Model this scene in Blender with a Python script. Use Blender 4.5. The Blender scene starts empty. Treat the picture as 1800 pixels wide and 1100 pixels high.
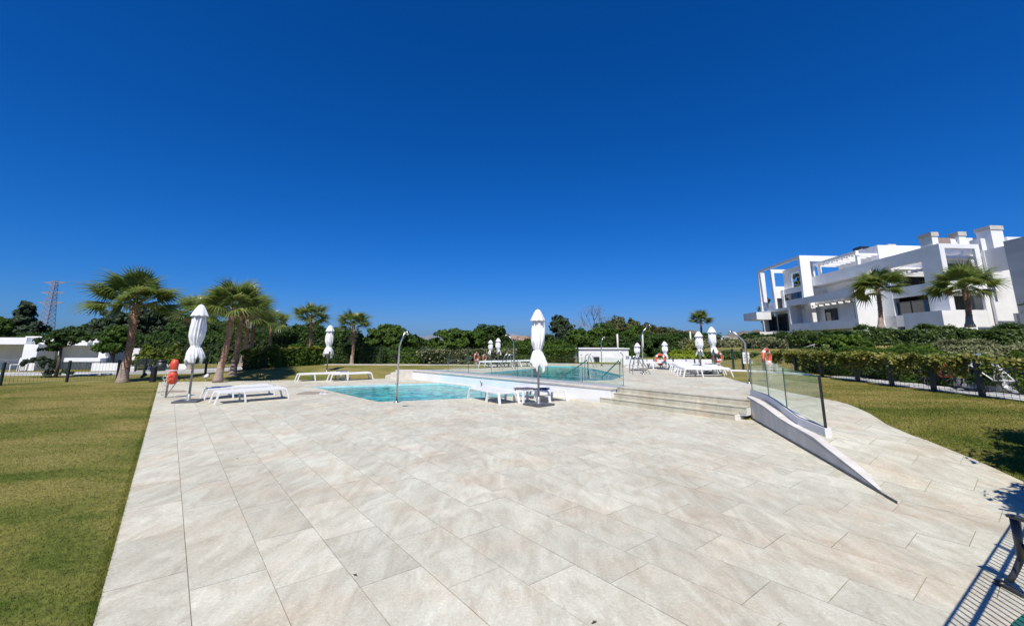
import bpy, math, random
import numpy as np
from mathutils import Vector, Matrix
R = math.radians
random.seed(7); rng = np.random.default_rng(7)
scn = bpy.context.scene
col = scn.collection

# ------------------------------------------------------------ camera, sky, sun, exposure
EYE = 1.8; FPX = 750.0; PX = 905.0; PY = 463.0; HOR = 604.0
PITCH = math.atan((HOR-PY)/FPX)
cd = bpy.data.cameras.new('camera'); cam = bpy.data.objects.new('camera', cd); col.objects.link(cam)
cam.location = (0, 0, EYE); cam.rotation_euler = (math.pi/2+PITCH, 0, 0)
cd.sensor_width = 36; cd.lens = 36*FPX/1800
cd.shift_x = -(PX-900)/1800; cd.shift_y = (PY-550)/1800
cd.clip_start = 0.05; cd.clip_end = 9000
scn.camera = cam

SUN_EL = R(55); SH = Vector((0.16, 0.987, 0)).normalized()      # SH: the way shadows fall
world = bpy.data.worlds.new('World'); scn.world = world; world.use_nodes = True
wn = world.node_tree.nodes; wl = world.node_tree.links
bg = wn['Background']; sky = wn.new('ShaderNodeTexSky'); sky.sky_type = 'NISHITA'; sky.sun_disc = False
sky.sun_elevation = SUN_EL; sky.sun_rotation = math.atan2(-SH.x, -SH.y)
sky.altitude = 0; sky.air_density = 1.0; sky.dust_density = 0.6; sky.ozone_density = 4.0
hs = wn.new('ShaderNodeHueSaturation'); hs.inputs['Saturation'].default_value = 1.25
gm = wn.new('ShaderNodeGamma'); gm.inputs['Gamma'].default_value = 1.25
wl.new(sky.outputs[0], hs.inputs['Color']); wl.new(hs.outputs[0], gm.inputs['Color']); wl.new(gm.outputs[0], bg.inputs['Color'])
bg.inputs['Strength'].default_value = 0.1
# grade of the sky colour: the deep polarised blue of the photograph
sp_ = wn.new('ShaderNodeSeparateColor'); cb_ = wn.new('ShaderNodeCombineColor'); wl.new(gm.outputs[0], sp_.inputs[0])
for i_, (k_, p_) in enumerate(((.272, 1.25), (.376, .74), (.79, .78))):
    m1 = wn.new('ShaderNodeMath'); m1.operation = 'MULTIPLY'; m1.inputs[1].default_value = .075; wl.new(sp_.outputs[i_], m1.inputs[0])
    m2 = wn.new('ShaderNodeMath'); m2.operation = 'POWER'; m2.inputs[1].default_value = p_; wl.new(m1.outputs[0], m2.inputs[0])
    m3 = wn.new('ShaderNodeMath'); m3.operation = 'MULTIPLY'; m3.inputs[1].default_value = k_*10; wl.new(m2.outputs[0], m3.inputs[0]); wl.new(m3.outputs[0], cb_.inputs[i_])
wl.new(cb_.outputs[0], bg.inputs['Color'])
sd = bpy.data.lights.new('sun', 'SUN'); sun = bpy.data.objects.new('sun', sd); col.objects.link(sun)
sd.energy = 5.0; sd.angle = R(0.53); sd.color = (1.0, 0.95, 0.87)
sdir = Vector((SH.x*math.cos(SUN_EL), SH.y*math.cos(SUN_EL), -math.sin(SUN_EL)))
sun.rotation_euler = sdir.to_track_quat('-Z', 'Y').to_euler(); sun.location = (0, 0, 60)
scn.view_settings.view_transform = 'Standard'; scn.view_settings.look = 'None'
scn.view_settings.exposure = 0.14; scn.view_settings.gamma = 1.0; scn.view_settings.use_curve_mapping = False
scn.cycles.max_bounces = 8; scn.cycles.transparent_max_bounces = 24

# ------------------------------------------------------------ survey helpers (photo pixel -> place in the world)
def ray(x, y):
    r = (x-PX)/FPX; u = (PY-y)/FPX
    return Vector((r, math.cos(PITCH)-u*math.sin(PITCH), math.sin(PITCH)+u*math.cos(PITCH)))
def G(x, y, z=0.0):
    d = ray(x, y); t = (z-EYE)/d.z
    return Vector((d.x*t, d.y*t, z))
def AT(x, y, Y):
    d = ray(x, y); t = Y/d.y
    return Vector((d.x*t, Y, EYE+d.z*t))
VA = Vector((-.6226, .7825)); VB = Vector((.7825, .6226))        # directions of the paving grid
def AB(a, b): return (VA.x*a+VB.x*b, VA.y*a+VB.y*b)

# ------------------------------------------------------------ materials
def newmat(name):
    m = bpy.data.materials.new(name); m.use_nodes = True
    return m, m.node_tree.nodes, m.node_tree.links, m.node_tree.nodes['Principled BSDF']
def noise_mat(name, c1, c2, scale=4, rough=.7, bump=0, bscale=40, detail=5, spec=.5, metal=0, stretch=None, c3=None):
    m, n, l, p = newmat(name)
    tc = n.new('ShaderNodeTexCoord'); src = tc.outputs['Object']
    if stretch:
        mp = n.new('ShaderNodeMapping'); mp.inputs['Scale'].default_value = stretch
        l.new(src, mp.inputs[0]); src = mp.outputs[0]
    t = n.new('ShaderNodeTexNoise'); t.inputs['Scale'].default_value = scale; t.inputs['Detail'].default_value = detail
    l.new(src, t.inputs[0])
    r = n.new('ShaderNodeValToRGB'); r.color_ramp.elements[0].position = .35; r.color_ramp.elements[1].position = .68
    r.color_ramp.elements[0].color = (*c1, 1); r.color_ramp.elements[1].color = (*c2, 1)
    if c3: e = r.color_ramp.elements.new(.52); e.color = (*c3, 1)
    l.new(t.outputs[0], r.inputs[0]); l.new(r.outputs[0], p.inputs['Base Color'])
    p.inputs['Roughness'].default_value = rough; p.inputs['Metallic'].default_value = metal
    p.inputs['Specular IOR Level'].default_value = spec
    if bump:
        b = n.new('ShaderNodeTexNoise'); b.inputs['Scale'].default_value = bscale; b.inputs['Detail'].default_value = 6
        l.new(src, b.inputs[0]); bb = n.new('ShaderNodeBump'); bb.inputs['Strength'].default_value = bump; bb.inputs['Distance'].default_value = .02
        l.new(b.outputs[0], bb.inputs['Height']); l.new(bb.outputs[0], p.inputs['Normal'])
    return m
def leaf_mat(name, cols, rough=.55, trans=.25, scale=.8, spec=.35):
    m, n, l, p = newmat(name)
    gi = n.new('ShaderNodeNewGeometry'); tc = n.new('ShaderNodeTexCoord')
    t = n.new('ShaderNodeTexNoise'); t.inputs['Scale'].default_value = scale; t.inputs['Detail'].default_value = 3
    l.new(tc.outputs['Object'], t.inputs[0])
    a = n.new('ShaderNodeMath'); a.operation = 'MULTIPLY_ADD'; a.inputs[1].default_value = .55; l.new(gi.outputs['Random Per Island'], a.inputs[0])
    s = n.new('ShaderNodeMath'); s.operation = 'MULTIPLY_ADD'; s.inputs[1].default_value = .9; s.inputs[2].default_value = -.22
    l.new(t.outputs[0], s.inputs[0]); l.new(s.outputs[0], a.inputs[2])
    r = n.new('ShaderNodeValToRGB'); k = len(cols)
    r.color_ramp.elements[0].color = (*cols[0], 1); r.color_ramp.elements[1].color = (*cols[-1], 1)
    for i in range(1, k-1): e = r.color_ramp.elements.new(i/(k-1)); e.color = (*cols[i], 1)
    l.new(a.outputs[0], r.inputs[0]); l.new(r.outputs[0], p.inputs['Base Color'])
    p.inputs['Roughness'].default_value = rough; p.inputs['Specular IOR Level'].default_value = spec
    tr = n.new('ShaderNodeBsdfTranslucent'); mx = n.new('ShaderNodeMixShader'); mx.inputs[0].default_value = trans
    hv = n.new('ShaderNodeHueSaturation'); hv.inputs['Value'].default_value = 1.5; l.new(r.outputs[0], hv.inputs['Color']); l.new(hv.outputs[0], tr.inputs[0])
    l.new(p.outputs[0], mx.inputs[1]); l.new(tr.outputs[0], mx.inputs[2]); l.new(mx.outputs[0], n['Material Output'].inputs[0])
    return m
M = {}
def stone_mat():
    m, n, l, p = newmat('porcelain_stone')
    at = n.new('ShaderNodeAttribute'); at.attribute_name = 'tint'
    ge = n.new('ShaderNodeNewGeometry')
    cmb = n.new('ShaderNodeVectorMath'); cmb.operation = 'MULTIPLY'; cmb.inputs[1].default_value = (37, 91, 53); l.new(at.outputs['Vector'], cmb.inputs[0])
    add = n.new('ShaderNodeVectorMath'); add.operation = 'ADD'; l.new(ge.outputs['Position'], add.inputs[0]); l.new(cmb.outputs[0], add.inputs[1])
    mp = n.new('ShaderNodeMapping'); mp.inputs['Rotation'].default_value = (0, 0, R(40)); mp.inputs['Scale'].default_value = (2.6, 1.0, 1)
    l.new(add.outputs[0], mp.inputs[0])
    t1 = n.new('ShaderNodeTexNoise'); t1.inputs['Scale'].default_value = 1.5; t1.inputs['Detail'].default_value = 8; t1.inputs['Distortion'].default_value = 1.6; l.new(mp.outputs[0], t1.inputs[0])
    r1 = n.new('ShaderNodeValToRGB'); e = r1.color_ramp.elements
    e[0].position = .3; e[0].color = (.49, .465, .365, 1); e[1].position = .72; e[1].color = (.665, .655, .535, 1)
    x = e.new(.5); x.color = (.575, .56, .45, 1)
    l.new(t1.outputs[0], r1.inputs[0])
    # warm clouds
    t2 = n.new('ShaderNodeTexNoise'); t2.inputs['Scale'].default_value = 1.1; t2.inputs['Detail'].default_value = 7; t2.inputs['Roughness'].default_value = .6; l.new(ge.outputs['Position'], t2.inputs[0])
    r2 = n.new('ShaderNodeValToRGB'); r2.color_ramp.elements[0].position = .48; r2.color_ramp.elements[1].position = .68
    r2.color_ramp.elements[0].color = (0, 0, 0, 1); r2.color_ramp.elements[1].color = (1, 1, 1, 1); l.new(t2.outputs[0], r2.inputs[0])
    mw = n.new('ShaderNodeMix'); mw.data_type = 'RGBA'; mw.blend_type = 'MULTIPLY'; l.new(r2.outputs[0], mw.inputs[0]); l.new(r1.outputs[0], mw.inputs[6]); mw.inputs[7].default_value = (1.0, .905, .85, 1)
    # veins
    t3 = n.new('ShaderNodeTexNoise'); t3.inputs['Scale'].default_value = 4.5; t3.inputs['Detail'].default_value = 9; t3.inputs['Distortion'].default_value = 2.5; l.new(mp.outputs[0], t3.inputs[0])
    r3 = n.new('ShaderNodeValToRGB'); q = r3.color_ramp.elements; q[0].position = .46; q[0].color = (1, 1, 1, 1); q[1].position = .54; q[1].color = (1, 1, 1, 1); y = q.new(.5); y.color = (.85, .83, .80, 1)
    l.new(t3.outputs[0], r3.inputs[0])
    mv = n.new('ShaderNodeMix'); mv.data_type = 'RGBA'; mv.blend_type = 'MULTIPLY'; mv.inputs[0].default_value = .75; l.new(mw.outputs[2], mv.inputs[6]); l.new(r3.outputs[0], mv.inputs[7])
    # fine grain + white specks
    t4 = n.new('ShaderNodeTexNoise'); t4.inputs['Scale'].default_value = 38; t4.inputs['Detail'].default_value = 8; t4.inputs['Roughness'].default_value = .7; l.new(ge.outputs['Position'], t4.inputs[0])
    r4 = n.new('ShaderNodeValToRGB'); r4.color_ramp.elements[0].position = .3; r4.color_ramp.elements[1].position = .70; r4.color_ramp.elements[0].color = (.87, .865, .85, 1); r4.color_ramp.elements[1].color = (1.2, 1.2, 1.19, 1); e4 = r4.color_ramp.elements.new(.55); e4.color = (1.0, 1.0, 1.0, 1)
    l.new(t4.outputs[0], r4.inputs[0])
    mg = n.new('ShaderNodeMix'); mg.data_type = 'RGBA'; mg.blend_type = 'MULTIPLY'; mg.inputs[0].default_value = 1; l.new(mv.outputs[2], mg.inputs[6]); l.new(r4.outputs[0], mg.inputs[7])
    # per tile tone
    mr = n.new('ShaderNodeMapRange'); mr.inputs['To Min'].default_value = .92; mr.inputs['To Max'].default_value = 1.05; l.new(at.outputs['Fac'], mr.inputs[0])
    mt = n.new('ShaderNodeMix'); mt.data_type = 'RGBA'; mt.blend_type = 'MULTIPLY'; mt.inputs[0].default_value = 1; l.new(mg.outputs[2], mt.inputs[6]); l.new(mr.outputs[0], mt.inputs[7])
    # stains across the terrace
    t5 = n.new('ShaderNodeTexNoise'); t5.inputs['Scale'].default_value = .35; t5.inputs['Detail'].default_value = 6; t5.inputs['Distortion'].default_value = 1; l.new(ge.outputs['Position'], t5.inputs[0])
    r5 = n.new('ShaderNodeValToRGB'); r5.color_ramp.elements[0].position = .38; r5.color_ramp.elements[1].position = .6; r5.color_ramp.elements[0].color = (.92, .895, .87, 1); r5.color_ramp.elements[1].color = (1, 1, 1, 1); l.new(t5.outputs[0], r5.inputs[0])
    ms = n.new('ShaderNodeMix'); ms.data_type = 'RGBA'; ms.blend_type = 'MULTIPLY'; ms.inputs[0].default_value = 1; l.new(mt.outputs[2], ms.inputs[6]); l.new(r5.outputs[0], ms.inputs[7])
    l.new(ms.outputs[2], p.inputs['Base Color']); p.inputs['Roughness'].default_value = .62; p.inputs['Specular IOR Level'].default_value = .3
    b = n.new('ShaderNodeBump'); b.inputs['Strength'].default_value = .35; b.inputs['Distance'].default_value = .01
    ad = n.new('ShaderNodeMath'); ad.operation = 'ADD'; l.new(t3.outputs[0], ad.inputs[0]); l.new(t4.outputs[0], ad.inputs[1]); l.new(ad.outputs[0], b.inputs['Height']); l.new(b.outputs[0], p.inputs['Normal'])
    return m
M['stone'] = stone_mat()
M['grout'] = noise_mat('grout', (.24, .225, .20), (.36, .34, .30), 6, .9)
M['render'] = noise_mat('white_render', (.74, .74, .73), (.82, .82, .81), 1.2, .8, .15, 30)
M['render_d'] = noise_mat('weathered_render', (.66, .66, .655), (.78, .78, .77), .8, .8, .15, 25, stretch=(1, 1, .4))
M['concrete'] = noise_mat('pale_concrete', (.56, .53, .48), (.68, .65, .60), 3, .8, .2, 30, stretch=(1, 1, .3))
M['greystone'] = noise_mat('grey_stone', (.30, .31, .32), (.38, .39, .40), 5, .6)
M['grey_render'] = noise_mat('grey_render', (.40, .41, .415), (.54, .55, .555), .6, .8, .2, 12, stretch=(.3, .3, 1.6), detail=8)
M['coping'] = noise_mat('beige_coping', (.50, .46, .40), (.62, .58, .51), 5, .7)
M['steel'] = noise_mat('brushed_steel', (.45, .45, .45), (.6, .6, .6), 20, .28, metal=1)
M['alu'] = noise_mat('grey_pole_metal', (.25, .255, .26), (.33, .335, .34), 10, .45, metal=.4)
M['white_metal'] = noise_mat('white_powder_coat', (.74, .74, .73), (.82, .82, .81), 6, .4)
M['sling'] = noise_mat('grey_white_textile', (.58, .58, .57), (.68, .68, .67), 12, .75, .3, 300)
M['brown_top'] = noise_mat('brown_tabletop', (.10, .085, .08), (.15, .13, .12), 8, .5)
M['canvas'] = noise_mat('white_canvas', (.70, .70, .70), (.82, .82, .81), 3, .85, .25, 60)
M['slate'] = noise_mat('dark_slab', (.06, .065, .07), (.10, .105, .11), 8, .55, .3, 60)
M['dark'] = noise_mat('dark_green_metal', (.014, .026, .022), (.03, .045, .038), 8, .45)
M['blackplastic'] = noise_mat('black_plastic', (.01, .01, .012), (.03, .03, .032), 8, .4)
M['orange'] = noise_mat('orange_red_plastic', (.66, .07, .035), (.78, .13, .075), 6, .45)
M['rope'] = noise_mat('cream_rope', (.5, .46, .38), (.7, .66, .58), 20, .9)
M['navy'] = noise_mat('dark_navy', (.01, .015, .06), (.02, .03, .10), 9, .9)
M['glasspane'] = None
M['window'] = noise_mat('dark_window_glass', (.015, .022, .028), (.035, .045, .055), 1.3, .06, spec=.8)
M['frame'] = noise_mat('dark_window_frame', (.015, .016, .018), (.03, .03, .033), 5, .4)
M['screen'] = noise_mat('brown_screen', (.28, .20, .16), (.36, .27, .22), 8, .7)
M['trunk'] = noise_mat('palm_bark', (.17, .09, .055), (.42, .27, .19), 9, .9, .6, 25, stretch=(1, 1, 5), c3=(.28, .165, .11))
M['boot'] = noise_mat('palm_base_bark', (.24, .175, .135), (.44, .35, .28), 7, .9, .6, 20, stretch=(1, 1, 6))
M['bark'] = noise_mat('bark', (.07, .055, .04), (.16, .13, .10), 9, .9, .5, 20, stretch=(1, 1, .4))
M['barebark'] = noise_mat('grey_bark', (.17, .15, .13), (.27, .24, .21), 9, .9)
M['frond'] = leaf_mat('palm_frond', [(.04, .075, .014), (.10, .155, .03), (.20, .24, .06), (.38, .36, .15)], .36, .38, 1.3, .7)
M['deadfrond'] = leaf_mat('dry_frond', [(.14, .11, .05), (.26, .21, .10), (.36, .30, .16)], .7, .25)
M['petiole'] = noise_mat('petiole', (.16, .19, .06), (.30, .30, .12), 5, .5)
M['dkgreen'] = leaf_mat('dark_green_leaf', [(.012, .028, .006), (.034, .070, .012), (.080, .135, .022)], .6, .25, .5, .2)
M['green'] = leaf_mat('green_leaf', [(.020, .045, .007), (.055, .105, .012), (.12, .19, .024)], .6, .3, .5, .2)
M['pine'] = leaf_mat('blue_green_leaf', [(.016, .03, .013), (.045, .068, .032), (.11, .14, .07)], .65, .15, .4, .2)
M['olive'] = leaf_mat('olive_brown_leaf', [(.032, .042, .014), (.075, .09, .026), (.135, .13, .045)], .7, .15, .25)
M['yellow'] = leaf_mat('yellow_green_leaf', [(.035, .07, .008), (.10, .14, .012), (.24, .24, .02)], .5, .3, .6)
M['lime'] = leaf_mat('lime_leaf', [(.10, .16, .01), (.2, .27, .015), (.32, .38, .03)], .5, .3, .6)
M['vine'] = leaf_mat('vine_leaf', [(.04, .07, .010), (.12, .15, .02), (.24, .23, .045), (.42, .36, .13)], .55, .3, 1.2, .25)
M['hedgeleaf'] = leaf_mat('hedge_leaf', [(.010, .024, .005), (.032, .062, .010), (.075, .125, .020), (.20, .23, .09)], .45, .2, .7, .3)
M['fresh'] = leaf_mat('fresh_green_leaf', [(.03, .06, .008), (.08, .14, .014), (.17, .24, .03)], .6, .3, .6, .2)
M['palehedge'] = leaf_mat('pale_hedge_leaf', [(.04, .05, .02), (.12, .14, .06), (.26, .27, .13), (.42, .40, .24)], .6, .2, .7, .2)
M['gunmetal'] = noise_mat('gunmetal_tube', (.045, .048, .05), (.08, .085, .09), 8, .4, metal=.5)
M['grassblade'] = leaf_mat('grass_blade', [(.06, .085, .014), (.12, .14, .024), (.21, .19, .055), (.32, .26, .11)], .6, .25, .5)
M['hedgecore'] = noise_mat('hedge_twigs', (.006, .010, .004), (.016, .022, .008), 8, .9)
M['asphaltpath'] = noise_mat('pale_path', (.42, .42, .41), (.52, .52, .50), 3, .85)
M['redgrey'] = noise_mat('galvanised_reddish_steel', (.26, .22, .22), (.36, .31, .31), 2, .6)
M['tealplastic'] = noise_mat('teal_mat', (.008, .09, .07), (.012, .12, .095), 20, .8)
M['terracotta'] = noise_mat('terracotta', (.26, .15, .10), (.36, .22, .15), 3, .8)
def glass_mat(name, tint, refl=.08):
    m, n, l, p = newmat(name); n.remove(p)
    tr = n.new('ShaderNodeBsdfTransparent'); tr.inputs[0].default_value = (*tint, 1)
    gl = n.new('ShaderNodeBsdfGlossy'); gl.inputs['Roughness'].default_value = .02; gl.inputs[0].default_value = (.9, 1, .97, 1)
    lw = n.new('ShaderNodeLayerWeight'); lw.inputs[0].default_value = .5
    pw = n.new('ShaderNodeMath'); pw.operation = 'POWER'; pw.inputs[1].default_value = 5; l.new(lw.outputs['Facing'], pw.inputs[0])
    fr = n.new('ShaderNodeMath'); fr.operation = 'MULTIPLY_ADD'; fr.inputs[1].default_value = .8; fr.inputs[2].default_value = .04; l.new(pw.outputs[0], fr.inputs[0])
    mx = n.new('ShaderNodeMixShader'); l.new(fr.outputs[0], mx.inputs[0]); l.new(tr.outputs[0], mx.inputs[1]); l.new(gl.outputs[0], mx.inputs[2])
    l.new(mx.outputs[0], n['Material Output'].inputs[0]); return m
M['glasspane'] = glass_mat('barrier_glass', (.93, .968, .953))
M['glassedge'] = noise_mat('glass_edge', (.03, .10, .085), (.05, .14, .12), 5, .15)
def water_mat(name, tint, ws):
    m, n, l, p = newmat(name); n.remove(p)
    tr = n.new('ShaderNodeBsdfTransparent'); tr.inputs[0].default_value = (*tint, 1)
    gl = n.new('ShaderNodeBsdfGlossy'); gl.inputs['Roughness'].default_value = .03
    fr = n.new('ShaderNodeFresnel'); fr.inputs[0].default_value = 1.33
    tc = n.new('ShaderNodeTexCoord'); t = n.new('ShaderNodeTexNoise'); t.inputs['Scale'].default_value = ws; t.inputs['Detail'].default_value = 4; t.inputs['Distortion'].default_value = .8
    l.new(tc.outputs['Object'], t.inputs[0])
    b = n.new('ShaderNodeBump'); b.inputs['Strength'].default_value = .6; b.inputs['Distance'].default_value = .05
    l.new(t.outputs[0], b.inputs['Height']); l.new(b.outputs[0], gl.inputs['Normal']); l.new(b.outputs[0], fr.inputs['Normal'])
    # light focused by ripples, painted as lighter and darker noise in the tint
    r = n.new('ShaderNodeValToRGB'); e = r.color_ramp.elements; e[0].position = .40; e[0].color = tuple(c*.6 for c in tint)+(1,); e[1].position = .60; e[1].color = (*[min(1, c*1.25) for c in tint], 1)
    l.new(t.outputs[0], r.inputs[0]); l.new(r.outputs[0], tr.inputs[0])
    mx = n.new('ShaderNodeMixShader'); l.new(fr.outputs[0], mx.inputs[0]); l.new(tr.outputs[0], mx.inputs[1]); l.new(gl.outputs[0], mx.inputs[2])
    l.new(mx.outputs[0], n['Material Output'].inputs[0]); return m
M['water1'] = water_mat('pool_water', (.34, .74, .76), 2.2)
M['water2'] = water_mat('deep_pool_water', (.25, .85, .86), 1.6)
M['mosaic'] = noise_mat('pool_mosaic', (.42, .62, .63), (.60, .76, .76), 3, .3, c3=(.5, .7, .7))
M['mosaic2'] = noise_mat('deep_pool_mosaic', (.16, .52, .55), (.26, .66, .68), 2, .3)
def lawn_mat(blade=False):
    m, n, l, p = newmat('grass_blade' if blade else 'lawn'); ge = n.new('ShaderNodeNewGeometry')
    t = n.new('ShaderNodeTexNoise'); t.inputs['Scale'].default_value = .42; t.inputs['Detail'].default_value = 10; t.inputs['Roughness'].default_value = .62; t.inputs['Distortion'].default_value = .5
    mp = n.new('ShaderNodeMapping'); mp.inputs['Rotation'].default_value = (0, 0, R(-20)); mp.inputs['Scale'].default_value = (.8, 1.5, 1); l.new(ge.outputs['Position'], mp.inputs[0]); l.new(mp.outputs[0], t.inputs[0])
    r = n.new('ShaderNodeValToRGB'); e = r.color_ramp.elements; g_ = 1.9 if blade else 1.25; e[0].position = .33; e[0].color = (.056*g_, .084*g_, .013*g_, 1); e[1].position = .64; e[1].color = (.215*g_, .18*g_, .062*g_, 1); x = e.new(.47); x.color = (.132*g_, .132*g_, .032*g_, 1)
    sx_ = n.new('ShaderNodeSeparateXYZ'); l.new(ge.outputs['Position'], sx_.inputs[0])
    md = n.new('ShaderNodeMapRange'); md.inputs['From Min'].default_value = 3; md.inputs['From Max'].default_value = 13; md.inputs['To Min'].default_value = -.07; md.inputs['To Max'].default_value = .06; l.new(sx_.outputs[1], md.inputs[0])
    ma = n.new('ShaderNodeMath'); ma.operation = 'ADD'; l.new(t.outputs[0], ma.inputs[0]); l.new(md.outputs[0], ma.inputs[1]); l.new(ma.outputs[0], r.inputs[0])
    t2 = n.new('ShaderNodeTexNoise'); t2.inputs['Scale'].default_value = 18; t2.inputs['Detail'].default_value = 8; l.new(ge.outputs['Position'], t2.inputs[0])
    r2 = n.new('ShaderNodeValToRGB'); r2.color_ramp.elements[0].position = .3; r2.color_ramp.elements[1].position = .75; r2.color_ramp.elements[0].color = (.6, .62, .6, 1); r2.color_ramp.elements[1].color = (1.25, 1.22, 1.15, 1); l.new(t2.outputs[0], r2.inputs[0])
    mx = n.new('ShaderNodeMix'); mx.data_type = 'RGBA'; mx.blend_type = 'MULTIPLY'; mx.inputs[0].default_value = 1; l.new(r.outputs[0], mx.inputs[6]); l.new(r2.outputs[0], mx.inputs[7])
    l.new(mx.outputs[2], p.inputs['Base Color']); p.inputs['Roughness'].default_value = .9; p.inputs['Specular IOR Level'].default_value = .15
    if blade:
        tr = n.new('ShaderNodeBsdfTranslucent'); ms = n.new('ShaderNodeMixShader'); ms.inputs[0].default_value = .35; l.new(mx.outputs[2], tr.inputs[0]); l.new(p.outputs[0], ms.inputs[1]); l.new(tr.outputs[0], ms.inputs[2]); l.new(ms.outputs[0], n['Material Output'].inputs[0])
        r2.color_ramp.elements[0].color = (.75, .78, .7, 1)
        return m
    b = n.new('ShaderNodeBump'); b.inputs['Strength'].default_value = .8; b.inputs['Distance'].default_value = .03; l.new(t2.outputs[0], b.inputs['Height']); l.new(b.outputs[0], p.inputs['Normal'])
    return m
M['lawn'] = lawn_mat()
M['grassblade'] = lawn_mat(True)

# ------------------------------------------------------------ building helpers
def tag(o, label=None, cat=None, group=None, kind=None):
    if label: o['label'] = label
    if cat: o['category'] = cat
    if group: o['group'] = group
    if kind: o['kind'] = kind
    return o
def empty(name, loc=(0, 0, 0), rz=0, label=None, cat=None, group=None):
    o = bpy.data.objects.new(name, None); col.objects.link(o); o.location = loc; o.rotation_euler = (0, 0, rz)
    o.empty_display_size = .2
    return tag(o, label, cat, group)
class MB:
    def __init__(s): s.v = []; s.f = []
    def raw(s, vs, fs):
        k = len(s.v); s.v += [tuple(v) for v in vs]; s.f += [tuple(i+k for i in f) for f in fs]; return s
    def box(s, x0, x1, y0, y1, z0, z1):
        return s.raw([(x0,y0,z0),(x1,y0,z0),(x1,y1,z0),(x0,y1,z0),(x0,y0,z1),(x1,y0,z1),(x1,y1,z1),(x0,y1,z1)],
                     [(0,3,2,1),(4,5,6,7),(0,1,5,4),(1,2,6,5),(2,3,7,6),(3,0,4,7)])
    def prism(s, poly, z0, z1):                       # poly ccw list of xy; z may be number or per-vertex list
        n = len(poly); a = z0 if isinstance(z0, (list, tuple)) else [z0]*n; b = z1 if isinstance(z1, (list, tuple)) else [z1]*n
        vs = [(p[0], p[1], a[i]) for i, p in enumerate(poly)]+[(p[0], p[1], b[i]) for i, p in enumerate(poly)]
        fs = [tuple(range(n-1, -1, -1)), tuple(range(n, 2*n))]+[(i, (i+1) % n, n+(i+1) % n, n+i) for i in range(n)]
        return s.raw(vs, fs)
    def bar(s, p, q, w, h=None, up=(0, 0, 1)):        # rectangular bar between two points
        p = Vector(p); q = Vector(q); d = (q-p).normalized(); u = Vector(up)
        if abs(d.dot(u)) > .97: u = Vector((1, 0, 0))
        r = d.cross(u).normalized(); u = r.cross(d); h = h or w
        c = [r*w/2+u*h/2, -r*w/2+u*h/2, -r*w/2-u*h/2, r*w/2-u*h/2]
        return s.raw([p+x for x in c]+[q+x for x in c], [(0,1,2,3),(7,6,5,4),(0,4,5,1),(1,5,6,2),(2,6,7,3),(3,7,4,0)])
    def tube(s, pts, r, n=8, caps=True):
        pts = [Vector(p) for p in pts]; rs = r if isinstance(r, (list, tuple)) else [r]*len(pts)
        k = len(s.v); u = None
        for i, p in enumerate(pts):
            d = (pts[min(i+1, len(pts)-1)]-pts[max(i-1, 0)]).normalized()
            if u is None: u = d.orthogonal().normalized()
            u = (u-d*u.dot(d)).normalized(); w = d.cross(u)
            for j in range(n):
                a = 2*math.pi*j/n; s.v.append(tuple(p+(u*math.cos(a)+w*math.sin(a))*rs[i]))
        for i in range(len(pts)-1):
            for j in range(n):
                s.f.append((k+i*n+j, k+i*n+(j+1) % n, k+(i+1)*n+(j+1) % n, k+(i+1)*n+j))
        if caps: s.f.append(tuple(k+j for j in range(n-1, -1, -1))); s.f.append(tuple(k+(len(pts)-1)*n+j for j in range(n)))
        return s
    def lathe(s, prof, n=16, c=(0, 0, 0)):
        k = len(s.v)
        for r, z in prof:
            for j in range(n):
                a = 2*math.pi*j/n; s.v.append((c[0]+r*math.cos(a), c[1]+r*math.sin(a), c[2]+z))
        for i in range(len(prof)-1):
            for j in range(n): s.f.append((k+i*n+j, k+i*n+(j+1) % n, k+(i+1)*n+(j+1) % n, k+(i+1)*n+j))
        return s
    def build(s, name, mat, parent=None, smooth=False, bevel=0, world=False, kind=None):
        me = bpy.data.meshes.new(name)
        vs = s.v
        if world and parent is not None:
            inv = parent.matrix_basis.inverted(); vs = [tuple(inv @ Vector(v)) for v in vs]
        me.from_pydata(vs, [], s.f); me.materials.append(mat)
        if smooth: me.shade_smooth()
        o = bpy.data.objects.new(name, me); col.objects.link(o)
        if parent is not None: o.parent = parent
        if bevel:
            b = o.modifiers.new('bevel', 'BEVEL'); b.width = bevel; b.segments = 2; b.limit_method = 'ANGLE'
        if kind: o['kind'] = kind
        return o
def dup(o, loc=None, rz=None, label=None, parent=None, scale=None):
    c = o.copy(); col.objects.link(c)
    if parent is not None: c.parent = parent
    if loc is not None: c.location = loc
    if rz is not None: c.rotation_euler = (0, 0, rz)
    if scale is not None: c.scale = scale
    if label: c['label'] = label
    for ch in list(o.children): dup(ch, parent=c)
    return c
def quads_mesh(name, V, mat, parent=None, loc=None, kind=None, nper=4):
    n = len(V)//nper
    me = bpy.data.meshes.new(name); me.vertices.add(len(V)); me.vertices.foreach_set('co', V.astype(np.float32).ravel())
    me.loops.add(n*nper); me.loops.foreach_set('vertex_index', np.arange(n*nper, dtype=np.int32))
    me.polygons.add(n); me.polygons.foreach_set('loop_start', np.arange(0, n*nper, nper, dtype=np.int32)); me.polygons.foreach_set('loop_total', np.full(n, nper, dtype=np.int32))
    me.update(); me.materials.append(mat)
    o = bpy.data.objects.new(name, me); col.objects.link(o)
    if parent is not None: o.parent = parent
    if loc is not None: o.location = loc
    if kind: o['kind'] = kind
    return o
def unit(n):
    v = rng.normal(size=(n, 3)); return v/np.linalg.norm(v, axis=1)[:, None]
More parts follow.
